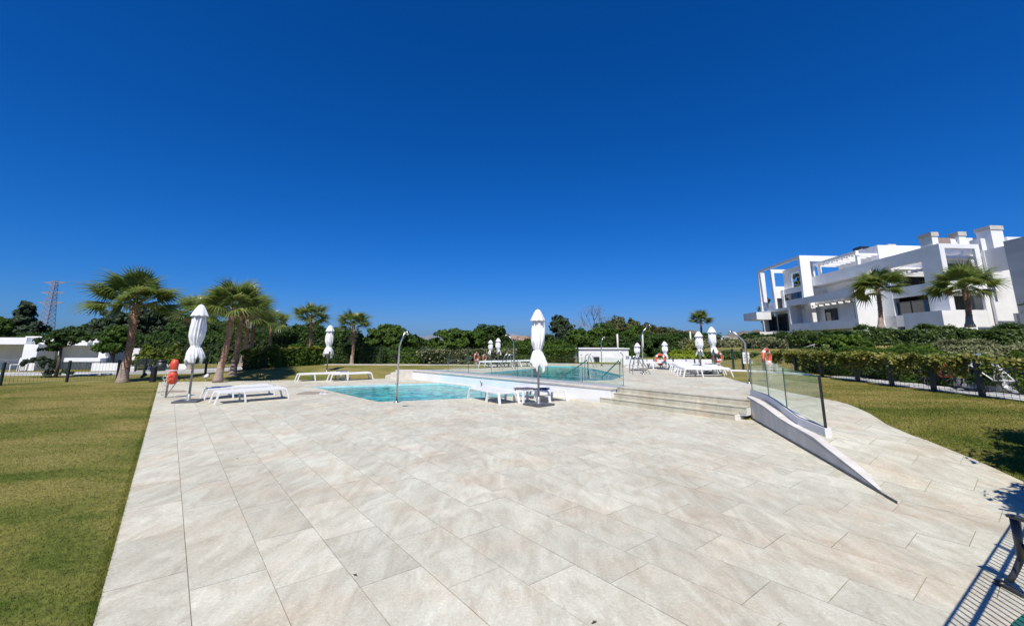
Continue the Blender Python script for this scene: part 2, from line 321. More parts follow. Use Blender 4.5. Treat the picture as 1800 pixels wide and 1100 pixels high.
def leaf_quads(P, Nrm, size, aspect=.55, droop=0):
    n = len(P); t = unit(n); t[:, 2] -= droop
    t = t-Nrm*(t*Nrm).sum(1)[:, None]; t /= np.linalg.norm(t, axis=1)[:, None]+1e-9
    b = np.cross(Nrm, t); s = size*(.6+.8*rng.random(n))[:, None]
    return np.stack([P-t*s*.5, P+b*s*aspect*.5, P+t*s*.6, P-b*s*aspect*.5], 1).reshape(-1, 3)
def crown_points(lobes, n, clump=.3, nclump=26):
    A_ = np.array([(l[3]*l[4]+l[4]*l[5]+l[3]*l[5]) for l in lobes]); cnt = (n*A_/A_.sum()).astype(int)
    Ps = []; Ns = []
    for l, k in zip(lobes, cnt):
        c = np.array(l[:3]); r = np.array(l[3:6]); m = nclump
        cc = unit(m); cc[:, 2] = np.where(cc[:, 2] < -.55, -cc[:, 2], cc[:, 2]); rad = .55+.45*rng.random(m)
        cp = c+cc*r*rad[:, None]; cr = r.min()*clump*(.6+.9*rng.random(m))
        i = rng.integers(0, m, k); d = unit(k); P = cp[i]+d*(cr[i]*(.55+.5*rng.random(k)))[:, None]*np.array([1, 1, .8])
        Ps.append(P); nn = d*.8+cc[i]*.5+unit(k)*.7; nn[:, 2] += .25; Ns.append(nn/np.linalg.norm(nn, axis=1)[:, None])
    return np.concatenate(Ps), np.concatenate(Ns)
def crown(name, lobes, n, size, mat, parent, clump=.3, nclump=26, aspect=.55, droop=0):
    P, N = crown_points(lobes, n, clump, nclump)
    return quads_mesh(name, leaf_quads(P, N, size, aspect, droop), mat, parent)

# ------------------------------------------------------------ levels of the site
UP = .45
WALLF = [(5.84, 11.17), (5.01, 7.85), (4.62, 6.26), (4.38, 5.29)]           # foot of the ramp wall
RAMPZ = ([5.29, 5.6, 6.24, 7.0, 7.4, 8.5, 9.05, 9.75, 10.6], [0, .03, .11, .20, .25, .31, .35, .41, UP])
def zramp(y): return float(np.interp(y, *RAMPZ))
RX = ([-3, 3, 5, 5.87, 6.56, 7.22, 7.7, 8.44, 9.3, 10.28, 12.5, 15.5, 16.8, 18.2, 22.1, 23.3, 26.8, 30.6],
      [6.15, 6.25, 6.4, 6.51, 6.66, 6.72, 6.78, 7.0, 7.39, 7.68, 7.76, 8.2, 8.34, 8.72, 9.9, 10.3, 6.4, -2.2])
LX = ([10.88, 13.98, 14.5, 22.78, 22.9, 25.0, 29.0, 30.6], [5.74, 3.28, 3.35, -4.45, -4.9, -1.5, -2.0, -2.25])
def clip(poly, p, n):                      # keep the side where (x-p).n >= 0
    out = []; m = len(poly)
    for i in range(m):
        a, b = poly[i], poly[(i+1) % m]
        da = (a[0]-p[0])*n[0]+(a[1]-p[1])*n[1]; db = (b[0]-p[0])*n[0]+(b[1]-p[1])*n[1]
        if da >= 0: out.append(a)
        if (da >= 0) != (db >= 0):
            t = da/(da-db); out.append((a[0]+(b[0]-a[0])*t, a[1]+(b[1]-a[1])*t))
    return out if len(out) > 2 else []
def ccw(poly):
    s = sum(poly[i][0]*poly[(i+1) % len(poly)][1]-poly[(i+1) % len(poly)][0]*poly[i][1] for i in range(len(poly)))
    return poly if s > 0 else poly[::-1]
def area(poly): return abs(sum(poly[i][0]*poly[(i+1) % len(poly)][1]-poly[(i+1) % len(poly)][0]*poly[i][1] for i in range(len(poly))))/2
def inside(poly, conv):
    conv = ccw(conv)
    for i in range(len(conv)):
        a, b = conv[i], conv[(i+1) % len(conv)]; poly = clip(poly, a, (-(b[1]-a[1]), b[0]-a[0])) if poly else []
    return poly
def minus(polys, conv):
    conv = ccw(conv); out = []
    for poly in polys:
        rest = poly
        for i in range(len(conv)):
            a, b = conv[i], conv[(i+1) % len(conv)]; n = (-(b[1]-a[1]), b[0]-a[0])
            if not rest: break
            o = clip(rest, a, (-n[0], -n[1]))
            if o: out.append(o)
            rest = clip(rest, a, n)
    return out
POOL1 = [AB(20.32, 4.93), AB(13.67, 5.37), AB(11.75, 10.62), AB(18.5, 10.2)]
POOL2 = [[AB(*p) for p in q] for q in ([(17.2, 11.65), (11.3, 11.8), (10.8, 13.3), (12, 15.6), (16.5, 18.6), (18.5, 16.0)],
                                       [(18.3, 16.3), (16.5, 18.6), (19.0, 19.6), (20.6, 18.3), (19.5, 16.9)])]
def xat(y, tab): return float(np.interp(y, tab[0], tab[1]))
WX = ([5.29, 6.26, 7.85, 11.17], [4.38, 4.62, 5.01, 5.84])
def band_regions(y0, y1, L, Rr):
    ys = sorted({y0, y1, *[y for y in L[0]+Rr[0] if y0 < y < y1]}); out = []
    for a, b in zip(ys[:-1], ys[1:]):
        q = [(xat(a, L), a), (xat(a, Rr), a), (xat(b, Rr), b), (xat(b, L), b)]
        if area(q) > 1e-4: out.append(ccw(q))
    return out
RAMP = band_regions(5.29, 11.17, WX, (RX[0]+[5.6, 6.24, 7.0, 7.4, 8.5, 9.05, 9.75, 10.6], RX[1]+[0]*8)) if False else None
RXs = (sorted(set(RX[0]+[5.6, 6.24, 7.0, 7.4, 8.5, 9.05, 9.75, 10.6])), None); RXs = (RXs[0], [xat(y, RX) for y in RXs[0]])
RAMP = band_regions(5.29, 11.17, WX, RXs)
UPPER = band_regions(10.88, 30.6, LX, RX)
UPPER = [r for r in UPPER]
STEPLINE = (AB(0, 10.77), (-VB.x, -VB.y))
BACK0 = AB(26.94, -.06); BACK1 = AB(22.4, 9.19)
def lower_clip(poly):
    poly = clip(poly, AB(0, -.18), (VB.x, VB.y))
    if poly: poly = clip(poly, BACK0, ((BACK1[1]-BACK0[1]), -(BACK1[0]-BACK0[0])))
    if not poly: return []
    extra = clip(poly, AB(0, 10.77), (VB.x, VB.y)); extra = clip(extra, AB(0, 11.5), (-VB.x, -VB.y)) if extra else []
    extra = clip(extra, AB(5.10, 0), (-VA.x, -VA.y)) if extra else []
    poly = clip(poly, *STEPLINE)
    ps = []
    if extra:
        for r in band_regions(9, 11.17, ([5.29, 11.17], [-30, -30]), WX):
            z = inside(extra, r)
            if z: ps.append(z)
        z = clip(clip(extra, (0, 11.17), (0, 1)) or [], (5.9, 0), (-1, 0))
        if z: ps.append(z)
    if not poly: return ps
    # right boundary band by band where the terrace is level (y < 5.29), left of the ramp wall above
    q = clip(poly, (0, 5.29), (0, -1))
    if q:
        for r in band_regions(-3, 5.29, ([-3, 5.29], [-30, -30]), RX):
            z = inside(q, r)
            if z: ps.append(z)
    q = clip(poly, (0, 5.29), (0, 1))
    if q:
        for r in band_regions(5.29, 11.17, ([5.29, 11.17], [-30, -30]), WX):
            z = inside(q, r)
            if z: ps.append(z)
        z = clip(q, (0, 11.17), (0, 1))
        if z: ps.append(z)
    return minus(ps, POOL1)
def ramp_clip(poly):
    out = []
    for r in RAMP:
        if poly and max(p[1] for p in poly) > min(q[1] for q in r) and min(p[1] for p in poly) < max(q[1] for q in r):
            z = inside(poly, r)
            if z: out.append(z)
    return out
def upper_clip(poly):
    out = []
    for r in UPPER:
        z = inside(poly, r)
        if z: out.append(z)
    out = [z for z in out if z]
    # the strip left of the top step but above the ramp mouth belongs to the ramp
    for q in POOL2: out = minus(out, q)
    res = []
    for z in out:
        w = inside(z, [(5.84, 11.17), (9, 11.17), (9, 10), (5.6, 10)])   # overlap with ramp below 11.17
        if w: res += [c for c in minus([z], [(5.5, 10), (9, 10), (9, 11.17), (5.5, 11.17)])]
        else: res.append(z)
    return res

# ------------------------------------------------------------ SETTING: terrain
def smooth(t): t = np.clip(t, 0, 1); return t*t*(3-2*t)
bn = np.array([(BACK1[1]-BACK0[1]), -(BACK1[0]-BACK0[0])]); bn = -bn/np.linalg.norm(bn)
def terrain(x, y):
    x = np.asarray(x, float); y = np.asarray(y, float)
    d = (x-BACK0[0])*bn[0]+(y-BACK0[1])*bn[1]
    h = np.where(x < 4, .44*smooth((d-.1)/3.6)*smooth((x+20)/6), 0)-.012
    wx = np.interp(y, WX[0], WX[1])
    zr = np.interp(y, *RAMPZ)-.02
    rx = np.interp(y, RX[0], RX[1])
    h = np.where((x > rx-.45) & (y > 5.0) & (y < 30), zr, h)
    h = np.where((x > 4) & (y > 11.1) & (x <= rx-.45), UP-.3, h)
    h = np.where((x > 4) & (y >= 30), UP-.02, h)
    h = np.where((x > -3) & (y > 22), np.maximum(h, UP-.03), h)
    h = np.where((x*VB.x+y*VB.y < 10.9) & (y > 11.1) & (d < 0), -.02, h)
    h = np.where((x*VB.x+y*VB.y < 11.6) & (y > 10.6) & (x < 6.3) & (d < 0), -.02, h)
    h = np.where((x > 7) & (y <= 5.0), -.02+.0*x, h)
    # garden slope on the right, beyond the fence path
    h = h+(smooth((x-14.5)/8)*1.0+smooth((x-24)/12)*.9)*smooth((75-y)/25)
    far = np.hypot(x, y)
    return h+smooth((far-250)/600)*-4
def axis(lo, hi, f0, f1, st):
    a = list(np.arange(f0, f1+1e-6, st)); s = st
    while a[-1] < hi: s *= 1.18; a.append(a[-1]+s)
    s = st
    while a[0] > lo: s *= 1.18; a.insert(0, a[0]-s)
    return np.array(a)
def in_poly(px, py, poly):
    c = np.zeros(px.shape, bool); n = len(poly)
    for i in range(n):
        x0, y0 = poly[i]; x1, y1 = poly[(i+1) % n]
        k = ((y0 > py) != (y1 > py)) & (px < (x1-x0)*(py-y0)/(y1-y0+1e-12)+x0); c ^= k
    return c
def grow(poly, d):
    c = np.mean(np.array(poly), 0); return [tuple(np.array(p)+(np.array(p)-c)/np.linalg.norm(np.array(p)-c)*d) for p in poly]
xs = axis(-2500, 2500, -32, 30, .4); ys = axis(-60, 5000, -4, 36, .4)
X, Y = np.meshgrid(xs, ys); Z = terrain(X, Y)
nx = len(xs); ny = len(ys)
cx = (X[:-1, :-1]+X[1:, 1:])/2; cy = (Y[:-1, :-1]+Y[1:, 1:])/2
holes = in_poly(cx, cy, grow(POOL1, .5))
for q in POOL2: holes |= in_poly(cx, cy, grow(q, .5))
I, J = np.nonzero(~holes)
idx = np.stack([I*nx+J, I*nx+J+1, (I+1)*nx+J+1, (I+1)*nx+J], 1)
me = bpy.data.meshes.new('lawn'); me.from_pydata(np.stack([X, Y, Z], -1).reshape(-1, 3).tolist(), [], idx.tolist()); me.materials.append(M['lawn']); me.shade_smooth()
lawn = bpy.data.objects.new('lawn', me); col.objects.link(lawn); lawn['kind'] = 'structure'

# ------------------------------------------------------------ SETTING: terraces of stone tiles
TW = .505; TL = 1.0; GAP = .003
def tile_polys(b0, a0, ni, nj, clipper):
    res = []
    for i in range(ni):
        off = (.66, .29, .92, .55, .13, .78, .41)[i % 7]
        for j in range(-1, nj):
            A0 = a0+off+j*TL; B0 = b0+i*TW
            q = [AB(A0+GAP, B0+GAP), AB(A0+GAP, B0+TW-GAP), AB(A0+TL-GAP, B0+TW-GAP), AB(A0+TL-GAP, B0+GAP)]
            ps = [ccw(p) for p in clipper(ccw(q))]
            ps = [p for p in ps if area(p) > .002]
            if ps: res.append(ps)
    return res
def tile_mesh(name, groups, zf, parent, kind=None):
    v = []; f = []; tv = []
    for g in groups:
        t = random.random(); dz = random.uniform(-.0012, .0012)
        for p in g:
            n = len(p); k = len(v)
            v += [(x, y, zf(y)+dz) for x, y in p]+[(x, y, zf(y)-.016) for x, y in p]
            f += [tuple(k+i for i in range(n))]+[(k+i, k+n+i, k+n+(i+1) % n, k+(i+1) % n) for i in range(n)]
            tv += [t]*(2*n)
    me = bpy.data.meshes.new(name); me.from_pydata(v, [], f); me.materials.append(M['stone'])
    a = me.attributes.new('tint', 'FLOAT', 'POINT'); a.data.foreach_set('value', tv)
    o = bpy.data.objects.new(name, me); col.objects.link(o); o.parent = parent
    if kind: o['kind'] = kind
    return o
def show_size(g):
    s = 0
    for p in g:
        c = np.mean(np.array(p), 0)
        if c[1] < 1.4 or abs(c[0]) > 1.25*c[1]+.6: continue
        s += area(p)*EYE/(c[1]**3)
    return s
def terrace(name, polys, zf, bedpolys, nmax):
    mb = MB()
    for p in bedpolys: mb.raw([(x, y, zf(y)-.010) for x, y in p], [tuple(range(len(p)))])
    bed = mb.build(name, M['grout']); bed['kind'] = 'structure'
    polys.sort(key=show_size, reverse=True)
    for g in polys[:nmax]: tile_mesh('tile', [g], zf, bed)
    if polys[nmax:]: tile_mesh('tile', polys[nmax:], zf, bed, 'stuff')
    return bed
big = ccw([(-40, -3), (20, -3), (20, 40), (-40, 40)])
lowz = lambda y: 0.0
lower = terrace('terrace', tile_polys(-.18, -4, 24, 33, lower_clip), lowz, [ccw(p) for p in lower_clip(big)], 296)
ramp = terrace('ramp', tile_polys(-.18, -4, 30, 12, ramp_clip), zramp, [ccw(p) for p in ramp_clip(big)], 120)
upz = lambda y: UP
upper = terrace('upper_terrace', tile_polys(-.18+12*TW, 0, 34, 30, upper_clip), upz, [ccw(p) for p in upper_clip(big)], 200)

# edging strip of the left side against the lawn and terrace body
# pools
def pool(name, polys, zt, depth, wz, mos, wat, rim):
    mb = MB()
    for q in polys:
        q = ccw(q); n = len(q)
        mb.raw([(x, y, zt-depth) for x, y in q], [tuple(range(n))])
    rimmb = MB()
    outer = polys
    for qi, q in enumerate(outer):
        q = ccw(q); n = len(q)
        for i in range(n):
            a, b = q[i], q[(i+1) % n]; m = ((a[0]+b[0])/2, (a[1]+b[1])/2)
            if any(inside([(m[0]-.25, m[1]-.25), (m[0]+.25, m[1]-.25), (m[0]+.25, m[1]+.25), (m[0]-.25, m[1]+.25)], o) and area(inside([(m[0]-.25, m[1]-.25), (m[0]+.25, m[1]-.25), (m[0]+.25, m[1]+.25), (m[0]-.25, m[1]+.25)], o)) > .09 for oi, o in enumerate(outer) if oi != qi): continue
            mb.raw([(a[0], a[1], zt-depth), (b[0], b[1], zt-depth), (b[0], b[1], zt-.018), (a[0], a[1], zt-.018)], [(0, 1, 2, 3)])
    o = mb.build(name, mos); o['kind'] = 'structure'
    w = MB()
    for q in polys: q = ccw(q); w.raw([(x, y, wz) for x, y in q], [tuple(range(len(q)))])
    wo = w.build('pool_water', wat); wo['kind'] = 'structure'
    return o
pool('paddling_pool', [POOL1], 0, .55, -.075, M['mosaic'], M['water1'], None)
pool('swimming_pool', POOL2, UP, 1.5, UP-.05, M['mosaic2'], M['water2'], None)
# white retaining wall beside the paddling pool, stone coping, gutter of the upper pool
def off(a, w): return a
def wline(a): return 10.1+.065*(20.9-a)
rw = empty('retaining_wall', (*AB(15, 10.45), 0), 0, 'long low white wall between the paddling pool and the raised upper pool', 'wall')
a0, a1 = 8.9, 21.2
mb = MB(); mb.prism(ccw([AB(a0, wline(a0)), AB(a1, wline(a1)), AB(a1, wline(a1)+.25), AB(a0, wline(a0)+.25)]), -.6, UP-.06); mb.build('wall_face', M['render'], rw, world=True)
mb = MB(); mb.prism(ccw([AB(a0-.03, wline(a0)-.02), AB(a1, wline(a1)-.03), AB(a1, wline(a1)+.3), AB(a0-.03, wline(a0)+.3)]), UP-.06, UP+.002); mb.build('coping', M['coping'], rw, bevel=.01, world=True)
mb = MB(); mb.prism(ccw([AB(a0-.03, wline(a0)+.302), AB(a1, wline(a1)+.3), AB(a1, wline(a1)+.75), AB(a0-.03, wline(a0)+.85)]), -.2, UP+.008); mb.build('gutter_ledge', M['greystone'], rw, world=True)
mb = MB(); mb.prism(ccw([AB(10.2, 11.82), AB(a1, wline(a1)+.75), AB(17.3, 11.66), AB(11.25, 11.82)]), UP-.3, UP+.004); mb.build('pool_ledge', M['greystone'], rw, world=True)
sp = AB(15.35, wline(15.35)-.04)
mb = MB(); mb.tube([(sp[0], sp[1], -.02), (sp[0], sp[1], .20), (sp[0]-.05, sp[1]-.05, .26)], .02, 8); mb.box(sp[0]-.03, sp[0]+.03, sp[1]-.05, sp[1], .17, .24)
tag(mb.build('water_spout', M['steel'], smooth=True), 'small metal water spout against the white wall behind the lounger', 'spout')
# glass barrier on the upper pool ledge
gb = empty('glass_barrier', (*AB(14.5, 11.3), UP), 0, 'clear frameless glass barrier along the edge of the upper pool', 'glass barrier')
gl0 = np.array(AB(9.0, wline(9.0)+.82)); gl1 = np.array(AB(20.7, wline(20.7)+.7)); NP = 7
for k in range(NP):
    p = gl0+(gl1-gl0)*(k/NP+.002); q = gl0+(gl1-gl0)*((k+1)/NP-.002); d = (q-p)/np.linalg.norm(q-p); n = np.array([-d[1], d[0]])*.008
    mb = MB(); mb.prism(ccw([tuple(p-n), tuple(q-n), tuple(q+n), tuple(p+n)]), UP+.01, UP+.88); g = mb.build('glass_panel', M['glasspane'], gb, world=True)
    mb = MB(); e = p; mb.prism(ccw([tuple(e-n-d*.004), tuple(e-n+d*.006), tuple(e+n+d*.006), tuple(e+n-d*.004)]), UP+.01, UP+.881); mb.build('panel_edge', M['glassedge'], gb, world=True)

# right-hand steps (three) with tile treads
st = empty('stone_steps', (*AB(7, 11), 0), 0, 'three broad stone steps rising to the upper pool terrace', 'steps')
for k, (b0, z1, aL, aR) in enumerate([(10.77, .15, 9.25, 5.10), (11.02, .30, 9.08, 4.93), (11.27, UP, 8.87, 4.93)]):
    n = 5; ll = [aR+(aL-aR)*i/n+(random.uniform(-.1, .1) if 0 < i < n else 0) for i in range(n+1)]
    for i in range(n):
        f0, f1 = ll[i]+.003, ll[i+1]-.003
        me_ = MB().prism(ccw([AB(f0, b0), AB(f1, b0), AB(f1, b0+.02), AB(f0, b0+.02)]), z1-.15, z1-.022)
        o = me_.build('riser', M['stone'], st, world=True)
        me_ = MB().prism(ccw([AB(f0, b0-.012), AB(f1, b0-.012), AB(f1, b0+(.25 if k < 2 else .12)), AB(f0, b0+(.25 if k < 2 else .12))]), z1-.02, z1)
        o = me_.build('tread', M['stone'], st, world=True)
    mb = MB(); mb.prism(ccw([AB(aR+.004, b0+.022), AB(aL-.004, b0+.022), AB(aL-.004, b0+.6), AB(aR+.004, b0+.6)]), z1-.2, z1-.021); mb.build('step_core', M['render'], st, world=True)
# grooves: dark nosing strips
    mb = MB(); mb.prism(ccw([AB(aR, b0-.006), AB(aL, b0-.006), AB(aL, b0+.004), AB(aR, b0+.004)]), z1-.0225, z1-.0195); mb.build('nosing_joint', M['frame'], st, world=True)
# left-hand back steps
s2 = empty('garden_steps', (*AB(21.6, 9.5), 0), 0, 'small stone steps climbing beside the lawn behind the paddling pool', 'steps')
for k in range(3):
    p0 = G(677+9*k, 664.5-4.5*k, .15*k); p1 = G(716+7*k, 664.5-4.5*k, .15*k); d = (p1-p0); d.z = 0; d.normalize(); nrm = Vector((-d.y, d.x, 0))*(1.1-.3*k)
    mb = MB(); mb.prism([(p0.x, p0.y), (p1.x, p1.y), (p1.x+nrm.x, p1.y+nrm.y), (p0.x+nrm.x, p0.y+nrm.y)], -.05, .15*k+.15); mb.build('step', M['coping'], s2, bevel=.008, world=True)

# ramp wall and its slab of glass
rwz = ([5.29, 5.61, 6.24, 6.98, 7.41, 7.74, 8.48, 9.05, 9.75, 10.6, 11.17], [.004, .03, .125, .225, .29, .305, .32, .35, .43, .485, .50])
wy = sorted(set(rwz[0]+[7.85, 6.26])); w = empty('ramp_wall', (5.1, 8, 0), 0, 'curving pale concrete wall tapering down beside the ramp', 'wall')
mb = MB(); P = [(xat(y, WX), y) for y in wy]
for a, b in zip(P[:-1], P[1:]):
    za, zb = xat(a[1], rwz), xat(b[1], rwz); th = .14*min(1, max(.06, za/.12)); tb = .14*min(1, max(.06, zb/.12))
    mb.raw([(a[0], a[1], -.05), (b[0], b[1], -.05), (b[0]+tb, b[1], -.05), (a[0]+th, a[1], -.05), (a[0], a[1], za), (b[0], b[1], zb), (b[0]+tb, b[1], zb), (a[0]+th, a[1], za)],
           [(0, 4, 5, 1), (4, 7, 6, 5), (2, 6, 7, 3)]+([(0, 3, 7, 4)] if a is P[0] else [])+([(1, 5, 6, 2)] if b is P[-1] else []))
mb.build('wall_slab', M['concrete'], w, world=True)
mb = MB()
for a, b in zip(P[:-1], P[1:]):
    mb.raw([(a[0]-.012, a[1], .002), (b[0]-.012, b[1], .002), (b[0]-.012, b[1], .03), (a[0]-.012, a[1], .03), (a[0], a[1], .03), (b[0], b[1], .03)], [(0, 3, 2, 1), (3, 4, 5, 2)])
mb.build('foot_shadow_strip', M['slate'], w, world=True)  # dark strip painted in for the thin shadow line at the wall foot
gs = empty('glass_balustrade', (5.6, 9.5, .3), 0, 'glass balustrade with three panes and dark end post on a low kerb beside the ramp', 'glass balustrade')
SY = [7.6, 8.35, 9.19, 10.56, 11.75]; SXs = [5.2, 5.27, 5.55, 5.98, 6.24]
def sx(y): return float(np.interp(y, SY, SXs))
mb = MB(); yy = [7.55, 7.9, 8.35, 8.8, 9.19, 9.8, 10.56, 11.2, 11.75]
for a, b in zip(yy[:-1], yy[1:]):
    A_, B_ = (sx(a), a), (sx(b), b); za, zb = zramp(a), zramp(b); h = .15; t = .11
    mb.raw([(A_[0], a, za-.03), (B_[0], b, zb-.03), (B_[0]+t, b, zb-.03), (A_[0]+t, a, za-.03), (A_[0], a, za+h), (B_[0], b, zb+h), (B_[0]+t, b, zb+h), (A_[0]+t, a, za+h)],
           [(0, 4, 5, 1), (4, 7, 6, 5), (2, 6, 7, 3)]+([(0, 3, 7, 4)] if a == yy[0] else [])+([(1, 5, 6, 2)] if b == yy[-1] else []))
mb.build('kerb', M['render_d'], gs, world=True)
mb = MB()
for a, b in zip(yy[:-1], yy[1:]):
    mb.bar((sx(a)+.03, a, zramp(a)+.155), (sx(b)+.03, b, zramp(b)+.155), .02, .012)
mb.build('channel', M['frame'], gs, world=True)
for ya, yb in ((7.62, 9.15), (9.17, 10.5), (10.52, 11.72)):
    mb = MB(); pa, pb = (sx(ya)+.055, ya), (sx(yb)+.055, yb); za, zb = zramp(ya)+.15, zramp(yb)+.15
    mb.prism(ccw([(pa[0]-.007, pa[1]), (pa[0]+.007, pa[1]), (pb[0]+.007, pb[1]), (pb[0]-.007, pb[1])]), [za, za, zb, zb], [za+.84, za+.84, zb+.80, zb+.80])
    mb.build('glass_pane', M['glasspane'], gs, world=True)
    mb = MB(); mb.bar((pb[0], pb[1]+.01, zb), (pb[0], pb[1]+.01, zb+.8), .016); mb.build('pane_edge', M['glassedge'], gs, world=True)
mb = MB(); mb.bar((sx(7.6)+.055, 7.6, zramp(7.6)+.15), (sx(7.6)+.055, 7.6, zramp(7.6)+1.0), .035, .03); mb.build('end_post', M['frame'], gs, world=True)

# concrete paths beyond the fences
def strip(name, L, w, z, mat, curb=True):
    mb = MB()
    for a, b in zip(L[:-1], L[1:]):
        a = np.array(a[:2]); b = np.array(b[:2]); d = (b-a)/np.linalg.norm(b-a); n = np.array([-d[1], d[0]])*w
        za, zb = (float(terrain(*a))+z, float(terrain(*b))+z)
        mb.raw([(*a, za), (*b, zb), (*(b+n), zb), (*(a+n), za), (*a, za-.2), (*b, zb-.2), (*(b+n), zb-.2), (*(a+n), za-.2)], [(0, 1, 2, 3), (0, 4, 5, 1), (3, 2, 6, 7), (1, 5, 6, 2), (0, 3, 7, 4)])
    o = mb.build(name, mat); o['kind'] = 'structure'; return o
FR = [(8.5, 24.6), (10.6, 23.4), (12.9, 18.6), (12.65, 16.26), (12.37, 14.48), (12.22, 12.9), (12.13, 11.51), (12.02, 10.3), (11.7, 7.5), (11.4, 4)]
strip('path', [(x+.25, y) for x, y in FR[2:]], 1.1, .03, M['asphaltpath'])
strip('kerb', [G(1100, 645, UP)[:2], G(1240, 650, UP)[:2], G(1330, 653, UP)[:2], (12.8, 19.2)], .25, .07, M['render'])
strip('kerb', [G(560, 640.6, UP)[:2], G(700, 641.2, UP)[:2], G(905, 641.8, UP)[:2]], .35, .05, M['coping'])
strip('kerb', [(-2.2, 30.9), (6.2, 27.0), (9.9, 24.0)], .4, .10, M['coping'])
strip('path', [(-40, 25.0), (-26, 25.6), (-16.5, 28.2), (-12, 31)], 2.6, .03, M['asphaltpath'])

# grass: real blades in the lawns where they are near the camera
def blades(n, xr, yr, keep, hgt, wid, power):
    u = rng.random(n)**power; y = yr[0]+(yr[1]-yr[0])*u
    x = xr[0]+(xr[1]-xr[0])*rng.random(n)
    k = keep(x, y); x = x[k]; y = y[k]; n = len(x); z = terrain(x, y)
    a = rng.random(n)*2*np.pi; h = hgt*(.5+rng.random(n)); w = wid*(.6+.8*rng.random(n))*(1+y/12); la = rng.normal(size=(n, 2))*.6*h[:, None]
    dx = np.cos(a)*w; dy = np.sin(a)*w
    V = np.stack([np.stack([x-dx, y-dy, z], 1), np.stack([x+dx, y+dy, z], 1), np.stack([x+la[:, 0], y+la[:, 1], z+h], 1)], 1).reshape(-1, 3)
    return V
def keepL(x, y):
    b = x*VB.x+y*VB.y; return (b < -.17) & (x > -1.28*y-.3)
def keepR(x, y):
    return (x > np.interp(y, RX[0], RX[1])+.02) & (x < 12.3) & (x < 1.25*y+.4)
Vg = np.concatenate([blades(1150000, (-24, 0), (2.0, 20), keepL, .018, .0022, 2.4), blades(260000, (6.2, 12.4), (5, 16), keepR, .020, .0035, 1.3)])
gr = quads_mesh('grass', Vg, M['grassblade'], kind='stuff', nper=3)
# dry fringe of grass hanging over the edge of the terrace
ae = rng.random(26000)*24+2.2; be = -.186-np.abs(rng.normal(size=26000))*.022
ex = VA.x*ae+VB.x*be; ey = VA.y*ae+VB.y*be; hh = .016+.016*rng.random(26000); aa = rng.random(26000)*6.28; ww = .003*(1+ey/10)
Vf = np.stack([np.stack([ex-np.cos(aa)*ww, ey-np.sin(aa)*ww, ex*0-.012], 1), np.stack([ex+np.cos(aa)*ww, ey+np.sin(aa)*ww, ex*0-.012], 1), np.stack([ex+VB.x*.02*rng.normal(size=26000), ey+VB.y*.02*rng.normal(size=26000), hh-.012], 1)], 1).reshape(-1, 3)
quads_mesh('grass', Vf, M['grassblade'], kind='stuff', nper=3)
#PART2
# ============================================================ BUILDINGS
# apartment building on the right, in its own slightly skewed frame (u along the short faces, v along the long west face)
BO = Vector((32.01, 31.61, 0)); BU = Vector((.996, .09, 0)); BV = Vector((.1044, .9945, 0))
bld = empty('apartment_building', (BO.x, BO.y, 0), 0, 'large white modern apartment building with stepped terraces, frames and dark windows behind the hedges', 'apartment building')
def bx(name, u0, u1, v0, v1, z0, z1, mat='render', parent=None):
    mb = MB(); c = []
    for z in (z0, z1):
        for u, v in ((u0, v0), (u1, v0), (u1, v1), (u0, v1)): p = BO+BU*u+BV*v; c.append((p.x-BO.x, p.y-BO.y, z))
    mb.raw(c, [(0, 3, 2, 1), (4, 5, 6, 7), (0, 1, 5, 4), (1, 2, 6, 5), (2, 3, 7, 6), (3, 0, 4, 7)])
    o = mb.build(name, M[mat], parent or bld)
    return o
def win(u0, u1, v0, v1, z0, z1, face, n=2):
    # window: dark glass with a frame; face 'w' lies on plane u=u0, face 's' on plane v=v0
    if face == 'w':
        g = bx('window', u0, u0+.05, v0, v1, z0, z1, 'window')
        for k in range(n+1):
            v = v0+(v1-v0)*k/n; bx('mullion', u0-.04, u0-.002, v-.04, v+.04, z0, z1, 'frame', g)
        bx('head', u0-.045, u0-.003, v0, v1, z1-.07, z1+.01, 'frame', g); bx('sill', u0-.045, u0-.003, v0, v1, z0-.01, z0+.06, 'frame', g)
    else:
        g = bx('window', u0, u1, v0, v0+.05, z0, z1, 'window')
        for k in range(n+1):
            u = u0+(u1-u0)*k/n; bx('mullion', u-.04, u+.04, v0-.04, v0-.002, z0, z1, 'frame', g)
        bx('head', u0, u1, v0-.045, v0-.003, z1-.07, z1+.01, 'frame', g); bx('sill', u0, u1, v0-.045, v0-.003, z0-.01, z0+.06, 'frame', g)
# main body, set back behind the terraces
bx('wall', 3.6, 14, 1.2, 26, 0, 8.9, 'render'); bx('wall', 3.4, 14, 4, 15.5, 8.9, 9.6)
bx('floor_slab', .3, 3.6, .25, 16.2, 3.55, 3.75, 'render'); bx('floor_slab', .3, 3.6, .25, 16.2, 6.0, 6.2, 'render')
